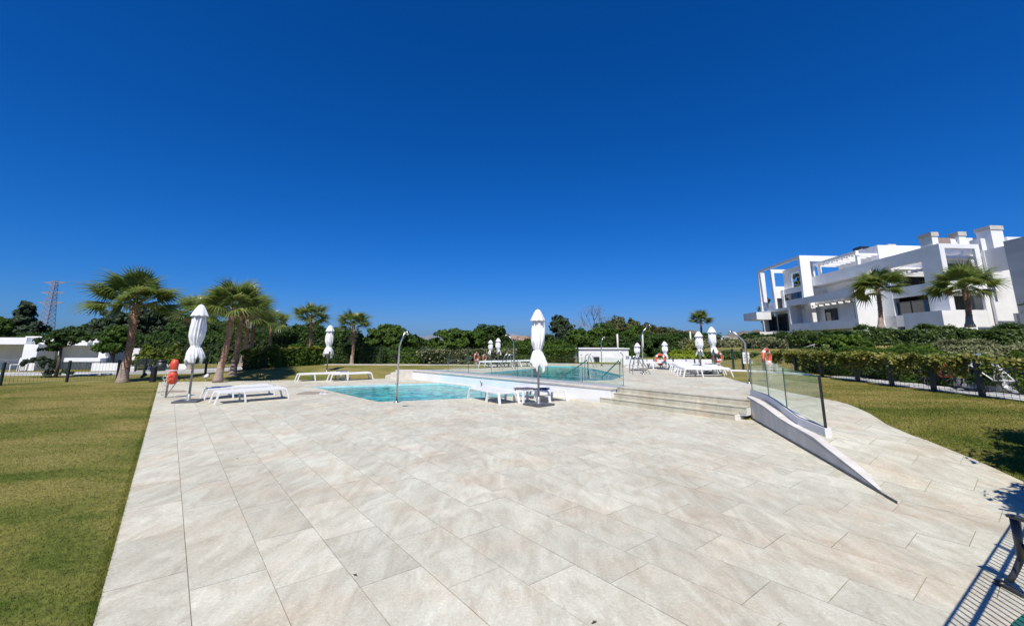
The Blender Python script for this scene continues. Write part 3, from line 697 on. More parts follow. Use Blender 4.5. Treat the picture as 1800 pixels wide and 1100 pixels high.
# west facade: upper parapet band, columns, lower parapets
bx('parapet', 0, .28, .0, 16.45, 8.22, 9.24, 'render'); bx('roof_slab', .28, 3.6, .3, 1.6, 8.22, 8.42); bx('roof_slab', .28, 3.6, 5.2, 16.45, 8.22, 8.42)
bx('pillar', 0, .30, 0, 1.55, 0, 8.22, 'render'); bx('pillar', 0, .6, 5.1, 6.7, 3.0, 8.22)
bx('parapet', .03, .25, 1.55, 5.1, 5.6, 6.45, 'render'); bx('parapet', .03, .25, 6.7, 16.4, 6.1, 7.0)
bx('parapet', -2.5, -2.3, -2.0, 1.4, .2, 4.05); bx('parapet', -2.3, 0, -2.0, -1.8, .2, 4.05); bx('parapet', -2.3, .0, 1.2, 1.4, .2, 4.05); bx('floor_slab', -2.3, .0, -1.8, 1.2, 2.9, 3.1)
bx('parapet', .0, .22, 1.55, 6.6, 3.2, 4.15)
bx('wall', .1, 3.6, 1.4, 14, 0, 2.9, 'render_d')
win(3.55, 0, 2.0, 8.8, 3.8, 5.7, 'w', 3); win(3.55, 0, 2.2, 7.5, 6.3, 8.0, 'w', 3); win(3.55, 0, 9.3, 14.5, 6.6, 8.0, 'w', 3)
win(.28, 0, 1.9, 5.3, 3.95, 5.25, 'w', 2)
for k in range(7): bx('pergola_slat', .3, 3.5, 1.9+k*.5, 2.05+k*.5, 7.55, 7.75)
# south face of the corner block
bx('wall', 0, 3.36, -.22, -.001, 8.9, 9.24); bx('pillar', 0, .42, -.22, -.001, 0, 8.9); bx('pillar', 2.95, 3.36, -.22, -.001, 0, 8.9)
bx('parapet', .42, 2.95, -.20, -.02, 2.1, 4.25); bx('parapet', .42, 2.95, -.20, -.02, 5.6, 6.4)
bx('wall', .42, 2.95, .9, 1.0, 0, 8.3, 'render'); win(.6, 2.7, .88, 0, 4.3, 5.4, 's', 2); win(.9, 2.7, .88, 0, 6.5, 7.9, 's', 2)
bx('floor_slab', .42, 2.95, -.02, .9, 5.4, 5.6, 'render')
# recess to the right with an overhanging gable
bx('wall', 3.36, 9, -.5, -.3, 0, 8.75); bx('gable_wall', 3.40, 3.62, -2.0, -.502, 7.0, 8.7, 'render_d'); bx('canopy', 3.62, 4.5, -1.1, -.502, 7.95, 8.05)
bx('parapet', 3.3, 4.6, -1.9, -1.7, 2.2, 3.9, 'render')
bx('wall', 1.0, 9, -14, -4, 0, 8.5, 'grey_render')
# big tower frame at the north end
bx('frame_beam', -1.15, 6.3, 16.5, 16.9, 11.1, 11.75); bx('frame_leg', -1.15, .05, 16.5, 16.9, 3, 11.1); bx('frame_beam', -1.15, -.85, 16.9, 27.2, 11.45, 11.75)
bx('frame_leg', -1.15, -.85, 26.9, 27.3, .5, 11.45); bx('frame_leg', -.85, -.2, 27.0, 27.3, .5, 11.45); bx('frame_beam', -1.12, -.88, 16.95, 26.9, 5.85, 6.15); bx('frame_beam', -1.12, -.88, 16.95, 26.9, 3.0, 3.28)
bx('wall', -.9, 1.7, 24, 24.2, 10.95, 11.42); bx('pillar', -.9, -.4, 24, 24.2, 6.11, 10.95); bx('pillar', 1.3, 1.7, 24, 24.2, 8.12, 10.95); bx('parapet', -.4, 1.3, 24, 24.2, 8.12, 9.15)
win(-.75, .3, 24.08, 0, 6.12, 7.6, 's', 1); bx('wall', .32, 1.3, 24, 24.2, 6.11, 8.1); bx('wall', -.4, .3, 24.0, 24.2, 7.62, 8.11)
bx('header', .8, 1.0, 17.2, 23.98, 10.5, 11.25); bx('pillar', .8, 1.0, 22.0, 23.98, 8.7, 10.5); bx('pillar', .8, 1.0, 17.2, 20.1, 8.7, 10.5)
bx('parapet', .3, .5, 17.1, 23.3, 7.97, 8.65); win(.34, 0, 17.3, 23.1, 7.22, 7.96, 'w', 2); bx('wall', .3, .5, 17.1, 23.3, 6.11, 7.2); bx('pillar', .2, .55, 23.32, 23.9, 6.11, 8.65); bx('roof_slab', .5, 3, 17.1, 23.9, 8.4, 8.6); bx('wall', 1.5, 1.6, 6.8, 16.3, 6.21, 8.2); win(1.44, 0, 9.6, 14.4, 6.75, 7.35, 'w', 3)
bx('parapet', -.2, .0, 24.3, 26.9, 6.16, 7.2); win(.55, 0, 21, 26, 3.4, 5.6, 'w', 3); bx('wall', .62, 3, 17, 26.8, .5, 5.9, 'render_d'); bx('floor_slab', -.8, .6, 17, 26.8, 3.0, 3.2)
win(-.55, .5, 26.5, 0, 3.5, 5.4, 's', 1); bx('floor_slab', -.8, 5.0, 17, 26.8, 5.86, 6.1)
for k in range(9): bx('pergola_slat', .3, 6.0, 9.2+k*.8, 9.4+k*.8, 10.3, 10.5)
for v in (9.3, 15.6): bx('pillar', .5, .8, v, v+.3, 9.24, 10.5)
bx('frame_beam', .35, .65, 9.2, 16.4, 10.5, 10.75)
# far balconies at the north-west corner
bx('balcony', -3.2, -1.2, 24.5, 28.5, 4.9, 5.85, 'render_d'); bx('balcony', -3.0, -1.2, 24.5, 28.0, 2.4, 3.3, 'render_d'); bx('balcony_glass', -3.2, -1.8, 24.45, 24.48, 5.85, 6.5, 'glasspane')
# projecting frame low on the west side
bx('frame_beam', -2.5, -2.2, 6.7, 18.0, 6.02, 6.68); bx('frame_leg', -2.5, -2.2, 17.6, 18.0, 3.2, 6.02); bx('frame_leg', -2.2, -.9, 17.7, 18.0, 3.2, 6.68); bx('parapet', -2.5, -2.3, 6.7, 17.6, 3.2, 4.0)
bx('floor_slab', -2.3, .6, 6.7, 17.6, 3.15, 3.4); bx('frame_leg', -2.5, -.0, 6.4, 6.7, 2.5, 6.68); bx('frame_beam', -2.2, -.9, 17.3, 17.68, 6.25, 6.6)
bx('wall', .62, .8, 6.7, 17, 3.4, 6.0, 'render'); win(.55, 0, 8.5, 10.8, 3.5, 5.6, 'w', 2); win(.55, 0, 13.6, 15.6, 3.5, 5.5, 'w', 2)
bx('ceiling_slab', -2.2, -.5, 6.71, 17.59, 6.35, 6.55)
for k in range(9): bx('pergola_slat', -.5, .5, 7.3+k*1.1, 7.5+k*1.1, 5.8, 6.0)
bx('wall', -1.9, .6, 6.7, 16.5, 0, 3.1, 'render_d')
# roof volumes and chimneys
bx('roof_volume', 2.6, 9, 9, 15.2, 9.24, 11.3); bx('roof_volume', 3.8, 9, 1.5, 9, 8.9, 10.2)
def chimney(u0, u1, v0, v1, z0, z1, mat='render', cap='coping'):
    c = bx('chimney', u0, u1, v0, v1, z0, z1, mat); bx('chimney_cap', u0-.06, u1+.06, v0-.06, v1+.06, z1, z1+.32, cap, c)
P_ = lambda x, y, v: (AT(x, y, BO.y+v), 0)
chimney(4.6, 5.5, 13.8, 15.0, 10, 12.0, 'render', 'frame'); chimney(6.9, 7.7, 12.6, 13.6, 10, 12.0)
chimney(.10, .62, .35, 1.5, 9, 9.95); chimney(2.1, 2.7, .05, .8, 9.0, 9.95); chimney(4.9, 5.95, 0, 1.2, 8.6, 10.5)
bx('roof_screen', .7, 2.08, .4, .5, 9.24, 9.85, 'screen'); bx('parapet', 1.6, 3.2, .3, .5, 9.2, 9.75)
bx('roof_volume', 3.55, 3.95, -.28, 1.2, 8.7, 9.7); bx('roof_volume', 5.97, 8.5, -.18, .2, 8.7, 9.9)

# low white building on the left
def pxbox(mb, x0, x1, yt, yb, Y, dep):
    a = AT(x0, yt, Y); b = AT(x1, yb, Y); mb.box(a.x, b.x, Y, Y+dep, min(a.z, b.z), max(a.z, b.z)); return mb
lw = empty('garden_building', (-30, 31, 0), 0, 'low flat-roofed white building with deep shaded bays behind the left lawn', 'building')
def pb(name, x0, x1, yt, yb, Y, dep, mat='render'): return pxbox(MB(), x0, x1, yt, yb, Y, dep).build(name, M[mat], lw, world=True)
pb('roof_slab', -160, 45, 593, 605, 30, 1.9); pb('roof_slab', 45.3, 72, 591, 604, 30.6, .5); pb('back_wall', -160, 55, 604, 653, 32, .3, 'render_d'); pb('pillar', 43, 58, 604.5, 654, 30, 1.2)
pb('wall', 48, 73, 596, 654, 31.2, .6, 'render_d'); pb('roof_slab', 74, 205, 596, 607, 30.5, 1.2); pb('back_wall', 74, 212, 606.8, 652, 31.75, .3, 'render_d'); pb('pillar', 176, 192, 607.5, 654, 30.5, 1.2)
for x in (150, 166, 181): pb('roof_upstand', x, x+8, 595.5, 602, 30.3, .9)
pb('low_wall', 113, 186, 629, 636, 30.2, .3); pb('low_wall', 162, 235, 638, 653, 29.6, .3); pb('wall', 205, 240, 612, 652, 34, .3); pb('low_wall', 258, 335, 640, 651.5, 29.9, .3)
rl = empty('railing', (-34, 29.4, 0), 0, 'thin grey bar railing in front of the leftmost bay of the white building', 'railing')
a = AT(-60, 632, 29.4); b = AT(42, 652, 29.4)
for k in range(44):
    x = a.x+(b.x-a.x)*k/43; MB().tube([(x, 29.4, b.z), (x, 29.4, a.z)], .011, 4).build('bar', M['alu'], rl, world=True)
MB().bar((a.x, 29.4, a.z), (b.x, 29.4, a.z), .04).build('rail', M['alu'], rl, world=True)
rl2 = empty('railing', (-24, 30, 0), 0, 'dark bar railing below the middle bay of the white building', 'railing')
a = AT(103, 637, 29.8); b = AT(162, 649, 29.8)
for k in range(26):
    x = a.x+(b.x-a.x)*k/25; MB().tube([(x, 29.8, b.z), (x, 29.8, a.z)], .014, 4).build('bar', M['dark'], rl2, world=True)
MB().bar((a.x, 29.8, a.z), (b.x, 29.8, a.z), .04).build('rail', M['dark'], rl2, world=True)
# benches near it
def bench(name, x0, x1, Y, label, mat, z0=0.02):
    a = AT(x0, 640, Y).x; b = AT(x1, 640, Y).x; r = empty(name, ((a+b)/2, Y, z0), 0, label, 'bench'); L = (b-a)/2
    for s in (-1, 1):
        MB().bar((s*L*.92, -.2, 0), (s*L*.92, -.22, .42), .05).build('leg', M[mat], r); MB().bar((s*L*.92, .2, 0), (s*L*.92, .3, .85), .05).build('leg', M[mat], r)
    for k in range(4): MB().box(-L, L, -.24+k*.12, -.15+k*.12, .42, .45).build('seat_slat', M[mat], r)
    for k in range(3): MB().box(-L, L, .24+.02*k, .27+.02*k, .52+k*.12, .61+k*.12).build('back_slat', M[mat], r)
    return r
bench('garden_bench', 233, 262, 27, 'dark slatted bench by the white building, right of the big palm trunk', 'dark')
bench('garden_bench', 25, 43, 29, 'small white slatted bench standing beside the white pillar', 'white_metal')
lb = empty('litter_bin', (*AT(283, 645, 27.3)[:2], 0.02), 0, 'dark round litter bin in front of the low white wall', 'litter bin')
MB().lathe([(.001, 0), (.24, 0), (.27, .7), (.001, .7)], 14).build('bin_body', M['dark'], lb, True); MB().lathe([(.30, .7), (.30, .77), (.001, .8)], 14).build('bin_lid', M['blackplastic'], lb, True)

# white pump house by the upper pool
ph = empty('pump_house', (7, 33, UP), 0, 'small flat white pump house with doors beyond the far corner of the upper pool', 'pump house')
def pp(name, x0, x1, yt, yb, Y, dep, mat='render', par=None): return pxbox(MB(), x0, x1, yt, yb, Y, dep).build(name, M[mat], par or ph, world=True)
pp('wall', 1017, 1106, 613.5, 642, 33, 4); pp('roof_edge', 1016, 1107, 611.8, 613.4, 32.9, 4.2, 'render_d'); pp('door', 1044, 1054, 627, 642, 32.93, .06, 'window')
d = pp('door', 1064, 1078, 626, 641.5, 32.93, .06, 'white_metal'); pp('door_glass', 1067, 1071, 629, 640, 32.90, .03, 'window', d); pp('step', 1106, 1110, 626, 640, 31, 1)
wf = empty('terrace_wall', (12, 30, UP), 0, 'long low white board wall behind the upper terrace', 'wall')
for k in range(7): pp('wall_panel', 1092+k*23, 1092+k*23+22.4, 631.5, 649.5, 28.8-k*.55, .2, 'render', wf); 
for x, Y in ((1150.5, 27.4), (1184, 26.5), (1222, 25.4)): pp('post', x-1.3, x+1.3, 630, 648.5, Y-.55, .1, 'dark', wf)

# electricity pylon
pz = 170; pyb = AT(76, 604, pz); top = AT(93, 494, pz); base = Vector((top.x+1.0, pz, 0)); H = top.z
py = empty('electricity_pylon', base, 0, 'tall lattice electricity pylon with three pairs of arms beyond the trees', 'electricity pylon')
def pw(t): return 1.6*(1-t)**1.1+.6
for sx_ in (-1, 1):
    for sy_ in (-1, 1): MB().tube([(sx_*pw(t), sy_*pw(t), H*t) for t in (0, .3, .6, .8, 1)], .10, 4).build('leg', M['redgrey'], py)
br = MB(); N_ = 16
for k in range(N_):
    t0, t1 = k/N_, (k+1)/N_
    c0 = [(sx_*pw(t0), sy_*pw(t0), H*t0) for sx_, sy_ in ((-1, -1), (1, -1), (1, 1), (-1, 1))]; c1 = [(sx_*pw(t1), sy_*pw(t1), H*t1) for sx_, sy_ in ((-1, -1), (1, -1), (1, 1), (-1, 1))]
    for i in range(4): br.bar(c0[i], c1[(i+1) % 4], .09); br.bar(c0[(i+1) % 4], c1[i], .09); br.bar(c1[i], c1[(i+1) % 4], .09)
br.build('bracing', M['redgrey'], py)
for z, s in ((.985, 4.6), (.83, 5.0), (.68, 5.4)):
    for sg in (-1, 1):
        m = MB(); 
        for yy_ in (-.7, .7): m.bar((sg*.7, yy_, H*z-1.0), (sg*s, 0, H*z), .12); m.bar((sg*.7, yy_, H*z), (sg*s, 0, H*z), .12)
        for q in (.3, .6): m.bar((sg*(.7+(s-.7)*q), .4*(1-q), H*z-1.0*(1-q)), (sg*(.7+(s-.7)*q), .4*(1-q), H*z), .08)
        m.build('arm', M['redgrey'], py)

# hills, distant town
def hill(name, x0, x1, Y, prof, mat, dep=60):
    v = []; f = []; n = 90
    for i in range(n+1):
        x = x0+(x1-x0)*i/n; yt = np.interp(x, [p[0] for p in prof], [p[1] for p in prof])
        t = AT(x, yt, Y); z = t.z+math.sin(i*1.7)*Y*.0008+math.sin(i*.6+1)*Y*.0012+random.uniform(-1, 1)*Y*.0004
        for j, (yy_, q) in enumerate(((-.5, -0.05), (-.3, .45), (-.12, .8), (0, 1), (.3, .9), (.8, 0))):
            v.append((t.x*(1+yy_*dep/Y), Y+yy_*dep, max(-6, z*q if q > 0 else -6)))
    for i in range(n):
        for j in range(5): f.append((i*6+j, (i+1)*6+j, (i+1)*6+j+1, i*6+j+1))
    m = MB(); m.raw(v, f); o = m.build(name, mat, smooth=True); o['kind'] = 'structure'; return o
M['mount'] = noise_mat('far_mountain', (.16, .17, .19), (.24, .24, .25), .004, .95); M['scrub'] = noise_mat('scrub_hill', (.055, .06, .03), (.16, .13, .08), .03, .95, c3=(.09, .085, .045), detail=10)
M['scrub2'] = noise_mat('dry_hill', (.10, .09, .055), (.22, .18, .12), .02, .95, c3=(.14, .12, .08), detail=10)
hill('mountain', 690, 800, 3800, [(690, 603), (735, 592), (760, 589), (790, 594), (800, 600)], M['mount'], 900)
hill('mountain', 820, 1000, 4000, [(820, 600), (868, 588), (885, 583), (905, 588), (925, 591), (945, 590), (1000, 600)], M['mount'], 900)
hill('town_hill', 850, 1010, 900, [(850, 600), (885, 594), (915, 592), (945, 590), (1010, 592)], M['scrub2'], 300)
hill('scrub_hill', 1030, 1300, 260, [(1030, 585), (1060, 574), (1120, 572), (1165, 576), (1180, 582), (1215, 580), (1240, 588), (1280, 594), (1300, 598)], M['scrub'], 110)
hill('scrub_hill', 1255, 1460, 330, [(1255, 598), (1275, 590), (1300, 583), (1330, 580), (1380, 580), (1460, 586)], M['scrub2'], 120)
for k in range(44):
    x = 893+rng.random()*60; y = 592+rng.random()*9; Y = 760-y+600-(y-592)*12; c = AT(x, y, Y)
    h = MB(); w_ = 1.3+rng.random()*2; mt = 'render' if k % 3 else 'terracotta'
    hz = empty('house', (c.x, Y, c.z-4), 0, 'tiny white or terracotta house on the distant hill left of the centre umbrella', 'house', 'distant houses on the hill')
    MB().box(-w_, w_, 0, 6, 2, 5).build('wall', M['render_d' if k % 3 else 'terracotta'], hz); MB().raw([(-w_-.5, -.5, 5), (w_+.5, -.5, 5), (w_+.5, 6.5, 5), (-w_-.5, 6.5, 5), (-w_, 3, 6.6), (w_, 3, 6.6)], [(0, 1, 5, 4), (2, 3, 4, 5), (1, 2, 5), (3, 0, 4), (0, 3, 2, 1)]).build('roof', M['terracotta'], hz)
for k, (x0, x1, yt, yb) in enumerate([(1268, 1281, 592, 599), (1284, 1298, 595, 600), (1246, 1262, 591, 595)]):
    a = AT(x0, yt, 150); b = AT(x1, yb, 150)
    h = empty('villa', ((a.x+b.x)/2, 150, b.z-3), 0, ['white villa with dark windows on the far slope, middle of three', 'white villa on the far slope closest to the shower post', 'low white villa half hidden behind the tallest right umbrella'][k], 'villa')
    W = (b.x-a.x)/2; T = a.z-b.z+3
    MB().box(-W, W, 0, 5, 0, T).build('wall', M['render'], h)
    for q in (-.5, .2, .7): MB().box(W*q-.3, W*q+.3, -.06, -.01, T-1.1, T-.3).build('window', M['window'], h)
    MB().box(-W-.2, W+.2, -.2, 5.2, T, T+.2).build('roof', M['render_d'], h)

# ============================================================ PALMS
def frond_mesh(i):
    r = random.Random(i); mb = MB(); Lp = 1.0*r.uniform(.8, 1.15); Lb = 1.2*r.uniform(.9, 1.1)
    n = 6; pts = [(0, Lp*k/n, -.10*(k/n)**2) for k in range(n+1)]
    mb.tube(pts, [.035-.02*k/n for k in range(n+1)], 4, False)
    tip = Vector(pts[-1]); fs = []
    nb = 25; droop = r.uniform(.22, .55)
    for b in range(nb):
        ang = R(-112+224*b/(nb-1)); Ls = Lb*(1-.42*abs(ang)/R(112))*r.uniform(.88, 1.06)
        d = Vector((math.sin(ang), math.cos(ang), 0)); s = Vector((d.y, -d.x, 0)); fold = .10*(1 if b % 2 else -1)
        V = []
        for t, w in ((0, .012), (.40, .052), (.70, .022), (1, .003)):
            p = tip+d*Ls*t; p.z += -droop*Ls*(t**2.6)*.9-abs(math.sin(ang))*.18*t*Ls+.10*math.sin(t*3)*.3; w2 = w*1.15
            p += Vector((r.gauss(0, .012), r.gauss(0, .012), r.gauss(0, .015)))*t
            V.append((p-s*w2+Vector((0, 0, fold*w)), p+s*w2-Vector((0, 0, fold*w))))
        vs = [q for pr in V for q in pr]; mb.raw(vs, [(2*k, 2*k+1, 2*k+3, 2*k+2) for k in range(3)])
    me = bpy.data.meshes.new('frond'); me.from_pydata(mb.v, [], mb.f); me.materials.append(M['frond'])
    md = me.copy(); md.materials.clear(); md.materials.append(M['deadfrond'])
    return me, md
FROND = [frond_mesh(i) for i in range(7)]
def palm(base, neck, ctop, half, Y, label, group=None, nf=38, seed=0, zb=None, tw=None, gone=0):
    r = random.Random(seed); B = AT(base[0], base[1], Y) if zb is None else Vector((AT(base[0], base[1], Y).x, Y, zb)); N = AT(neck[0], neck[1], Y)
    p = empty('palm_tree', B, 0, label, 'palm tree', group); S = half/FPX*Y*1.02/2.3; hN = N-B
    k_r = S/1.09; pts = []; rad = []
    for k in range(15):
        t = k/14; q = hN*t; q.x += math.sin(t*math.pi)*hN.length*.02; pts.append(q); rad.append(k_r*(.145+.022*(1-t)+.045*math.exp(-t*8)+.010*math.sin(k*2.1)))
    pts.append(hN+Vector((0, 0, .2*S))); rad.append(k_r*.20); wb = k_r*.31
    MB().tube(pts, rad, 12).build('trunk', M['trunk'], p, smooth=True)
    # leaf-base stubs ringing the trunk
    m = MB()
    for k in range(70):
        t = .12+.86*k/70; a = k*2.4; q = hN*t; q.x += math.sin(t*math.pi)*hN.length*.02; rr = wb*.5; d = Vector((math.cos(a), math.sin(a), 0))
        m.bar(q+d*rr*.7, q+d*rr*1.18+Vector((0, 0, .07)), .10*S, .03, up=(0, 0, 1))
    m.build('leaf_bases', M['trunk'], p, kind='stuff')
    MB().tube([(0, 0, -.1), (0, 0, .05), tuple(hN*.06), tuple(hN*.14), tuple(hN*.26)], [k_r*.31, k_r*.29, k_r*.24, k_r*.205, k_r*.172], 14).build('root_flare', M['boot'], p, smooth=True)
    nf = int(nf*.88)
    for i in range(nf):
        t = i/(nf-1); el = R(88-92*t**.75)+r.gauss(0, .12); az = i*2.39996+r.gauss(0, .15); me, md = FROND[r.randrange(7)]
        dead = t > .97
        o = bpy.data.objects.new('frond', md if dead else me); col.objects.link(o); o.parent = p
        s = S*(.84+.26*min(1, t*1.8))*r.uniform(.88, 1.08)*(.6 if dead else 1)
        mat = Matrix.Rotation(az, 4, 'Z') @ Matrix.Rotation(el, 4, 'X') @ Matrix.Rotation(r.gauss(0, .3), 4, 'Y')
        o.matrix_local = Matrix.Translation(hN+Vector((0, 0, .10*S+.16*S*(1-t)))) @ mat @ Matrix.Scale(s, 4)
        if dead: o['label'] = 'dry hanging straw-coloured frond'
    return p
LG = 'fan palms on the left lawn'
palm((215, 671), (238, 540), 458, 80, 21.0, 'tallest fan palm on the left lawn with a bulging base, left of the folded umbrella', LG, 39, 1)
palm((383, 668), (409, 547), 485, 67, 20.9, 'front fan palm of the leaning pair behind the left loungers', LG, 37, 2)
palm((408, 661), (424, 548), 492, 60, 23.2, 'slimmer fan palm right behind the front palm of the leaning pair', LG, 31, 3)
palm((424, 647), (436, 566), 520, 52, 30, 'fan palm of the rear pair, its grey foot beside the hedge', LG, 29, 4)
palm((437, 641), (446, 568), 512, 48, 32, 'slim fan palm of the rear pair just right of its neighbour', LG, 28, 5)
palm((470, 634), (477, 572), 535, 36, 37, 'small fan palm standing beyond the hedge, right of the rear pair', LG, 26, 6)
palm((334, 652), (343, 556), 516, 52, 28, 'fan palm half hidden behind the left folded umbrella', LG, 29, 7)
palm((541, 643), (547, 560), 523, 39, 29, 'fan palm behind the folded umbrella on the back lawn', LG, 32, 8)
palm((618, 643), (622, 572), 539, 35, 29, 'rightmost fan palm on the back lawn', LG, 34, 9)
palm((1232, 606), (1232, 566), 536, 25, 62, 'distant round-headed fan palm behind the right umbrellas', None, 34, 10)
palm((1549, 575), (1543, 512), 462, 50, 27, 'fan palm in front of the apartment building, left of two', 'fan palms in front of the apartment building', 36, 11)
palm((1705, 572), (1696, 510), 450, 60, 24, 'larger fan palm in front of the apartment building, right of two', 'fan palms in front of the apartment building', 38, 12)

# ============================================================ TREES
def tree(x, yt, w, yb, Y, mat, label, n=5000, size=.28, name='tree', cat='tree', group=None, seed=0, lobes=7, trunk=True, clump=.3, squash=1, zg=None, nclump=26, bark='bark', low=.25, aspect=.55, cone=False):
    global rng
    r = random.Random(seed); T = AT(x, yt, Y); g = float(terrain(T.x, Y)) if zg is None else zg; Wd = w/FPX*Y/2
    g = g if yb is None else min(g, AT(x, yb, Y).z) if zg is None else g
    p = empty(name, (T.x, Y, g), 0, label, cat, group); Ht = T.z-g
    L = []; hc = Ht*(1-low)/2; cz = Ht*low+hc
    for i in range(lobes):
        a = i*2.4+r.random(); q = .48*Wd*math.sqrt((i+.3)/lobes); rr = Wd*r.uniform(.42, .58)
        zz = cz+hc*r.uniform(-.35, .42)*squash; rz = min(hc*.62, rr*1.0)
        L.append((math.cos(a)*q*1.05, math.sin(a)*q, min(zz, Ht-rz), rr, rr, rz))
    if cone:
        L = []
        for i in range(16):
            t = (i+.5)/16; a = i*2.4; q = Wd*(1-t)*.62; rr = Wd*(.50-.30*t); L.append((math.cos(a)*q, math.sin(a)*q, Ht*(low+(1-low)*t*.93), rr, rr, rr*.8))
    L.append((0, 0, Ht-hc*(.45 if cone else .55), Wd*(.25 if cone else .55), Wd*(.25 if cone else .55), hc*(.45 if cone else .55))); L.append((0, 0, cz-hc*.3, Wd*.8, Wd*.8, hc*.6))
    crown('crown', L, n, size, M[mat], p, clump, nclump, aspect)
    if trunk:
        m = MB(); m.tube([(0, 0, -.2), (.05, 0, Ht*.25), (0, .1, Ht*.55), (0, 0, Ht*.8)], [Ht*.035, Ht*.028, Ht*.02, Ht*.008], 8)
        for l in L[:5]: m.tube([(0, 0, Ht*.3), (l[0]*.5, l[1]*.5, (Ht*.35+l[2])/2), (l[0], l[1], l[2])], [Ht*.018, Ht*.012, Ht*.004], 6)
        m.build('trunk', M[bark], p, smooth=True)
    return p
tree(-2, 558, 52, 625, 34, 'green', 'bright green tree cut by the left edge of the picture', 5000, .24, seed=1, zg=.0, low=.45)
tree(50, 527, 84, 640, 52, 'pine', 'tall bluish conical tree in front of the pylon', 12000, .42, seed=2, clump=.4, nclump=12, cone=True, low=.12)
tree(8, 562, 60, 640, 56, 'dkgreen', 'dark tree left of the tall conical tree', 5000, .38, seed=31)
tree(150, 570, 70, 625, 62, 'dkgreen', 'low dark tree above the roof of the white building', 4500, .4, seed=3)
tree(196, 545, 84, 640, 58, 'pine', 'mid-height bluish tree behind the tallest palm trunk', 8000, .42, seed=4)
tree(272, 536, 96, 645, 56, 'pine', 'large dark spreading pine right of the tallest palm', 10000, .42, seed=5, clump=.26)
tree(335, 552, 90, 645, 55, 'dkgreen', 'dark tree behind the left folded umbrella', 8000, .4, seed=6)
tree(395, 565, 90, 645, 52, 'dkgreen', 'dark tree behind the leaning pair of palms', 8000, .38, seed=32)
tree(207, 572, 60, 655, 30, 'green', 'leafy green tree just left of the tallest palm trunk', 6500, .20, seed=7, low=.3)
tree(263, 606, 52, 655, 29, 'yellow', 'yellow-green rounded bush right of the tallest palm', 4500, .17, 'bush', 'bush', seed=8, low=.1)
tree(309, 604, 46, 655, 30.5, 'yellow', 'golden-green bush beside the left folded umbrella', 4000, .17, 'bush', 'bush', seed=9, low=.1)
tree(282, 630, 50, 652, 31, 'dkgreen', 'low dark green shrub under the golden bushes', 2500, .16, 'bush', 'bush', seed=33, low=.0)
tree(460, 578, 80, 650, 46, 'green', 'rounded green tree between the palm groups', 7000, .33, seed=10)
tree(516, 572, 84, 650, 45, 'dkgreen', 'dense dark tree behind the lone palm of the back lawn', 8000, .33, seed=11)
tree(580, 576, 84, 650, 46, 'dkgreen', 'dense dark tree behind the back umbrella', 8000, .33, seed=12)
tree(690, 572, 108, 645, 42, 'green', 'broad dense green tree right of the back lawn palms', 14000, .30, seed=13, low=.12)
tree(640, 592, 66, 645, 40, 'green', 'smaller green tree left of the broad dense tree', 5500, .28, seed=34, low=.12)
tree(752, 606, 34, 645, 40, 'olive', 'thin greyish bush in the gap between the broad trees', 2200, .2, 'bush', 'bush', seed=14, low=.05)
tree(806, 578, 104, 645, 43, 'green', 'broad green tree left of the two far umbrellas', 14000, .30, seed=15, low=.10)
tree(858, 569, 84, 645, 45, 'dkgreen', 'dark taller tree directly behind the two far umbrellas', 11000, .30, seed=16, low=.10)
tree(893, 590, 34, 645, 44, 'dkgreen', 'small dark tree at the right end of the tree row', 3500, .28, seed=35, low=.05)
tree(982, 552, 46, 640, 70, 'pine', 'sparse upright pine right of the centre umbrella', 3800, .42, seed=17, clump=.22, low=.3)
tree(1030, 576, 96, 640, 52, 'green', 'broad green tree behind the white pump house', 12000, .33, seed=18, low=.1)
for k, (x, yt, w, Y) in enumerate([(1085, 556, 56, 95), (1112, 560, 50, 100), (1140, 568, 54, 92), (1180, 578, 50, 110), (1070, 566, 40, 88), (1210, 582, 44, 120)]):
    tree(x, yt, w, 640, Y, 'olive', ['tall brown-green eucalyptus right of the bare tree', 'brown-green eucalyptus above the pump house roof', 'low brown-green tree left of the pole', 'faded brown-green tree on the hill crest', 'thin brown-green tree nearest the bare tree', 'small brown-green tree beside the distant palm'][k], 5500, .62, seed=40+k, clump=.25, nclump=34)
tree(1152, 588, 110, 650, 46, 'dkgreen', 'wide dark shrubby tree behind the white board wall', 11000, .30, seed=19, low=.02)
tree(1110, 612, 44, 650, 38, 'green', 'green bush at the corner of the pump house', 3500, .2, 'bush', 'bush', seed=36, low=.0)
tree(1218, 598, 40, 650, 40, 'vine', 'light green bush left of the right umbrellas', 3500, .24, 'bush', 'bush', seed=20, low=.0)
tree(1345, 520, 24, 600, 66, 'olive', 'dark tree peeping out behind the left corner of the apartment building', 2200, .4, seed=21)
tree(1395, 478, 60, 600, 90, 'olive', 'tree seen through the roof frame of the apartment building', 4500, .5, seed=22)
tree(430, 572, 80, 645, 48, 'green', 'green tree seen between the trunks of the palm groups', 6000, .34, seed=60, low=.05)
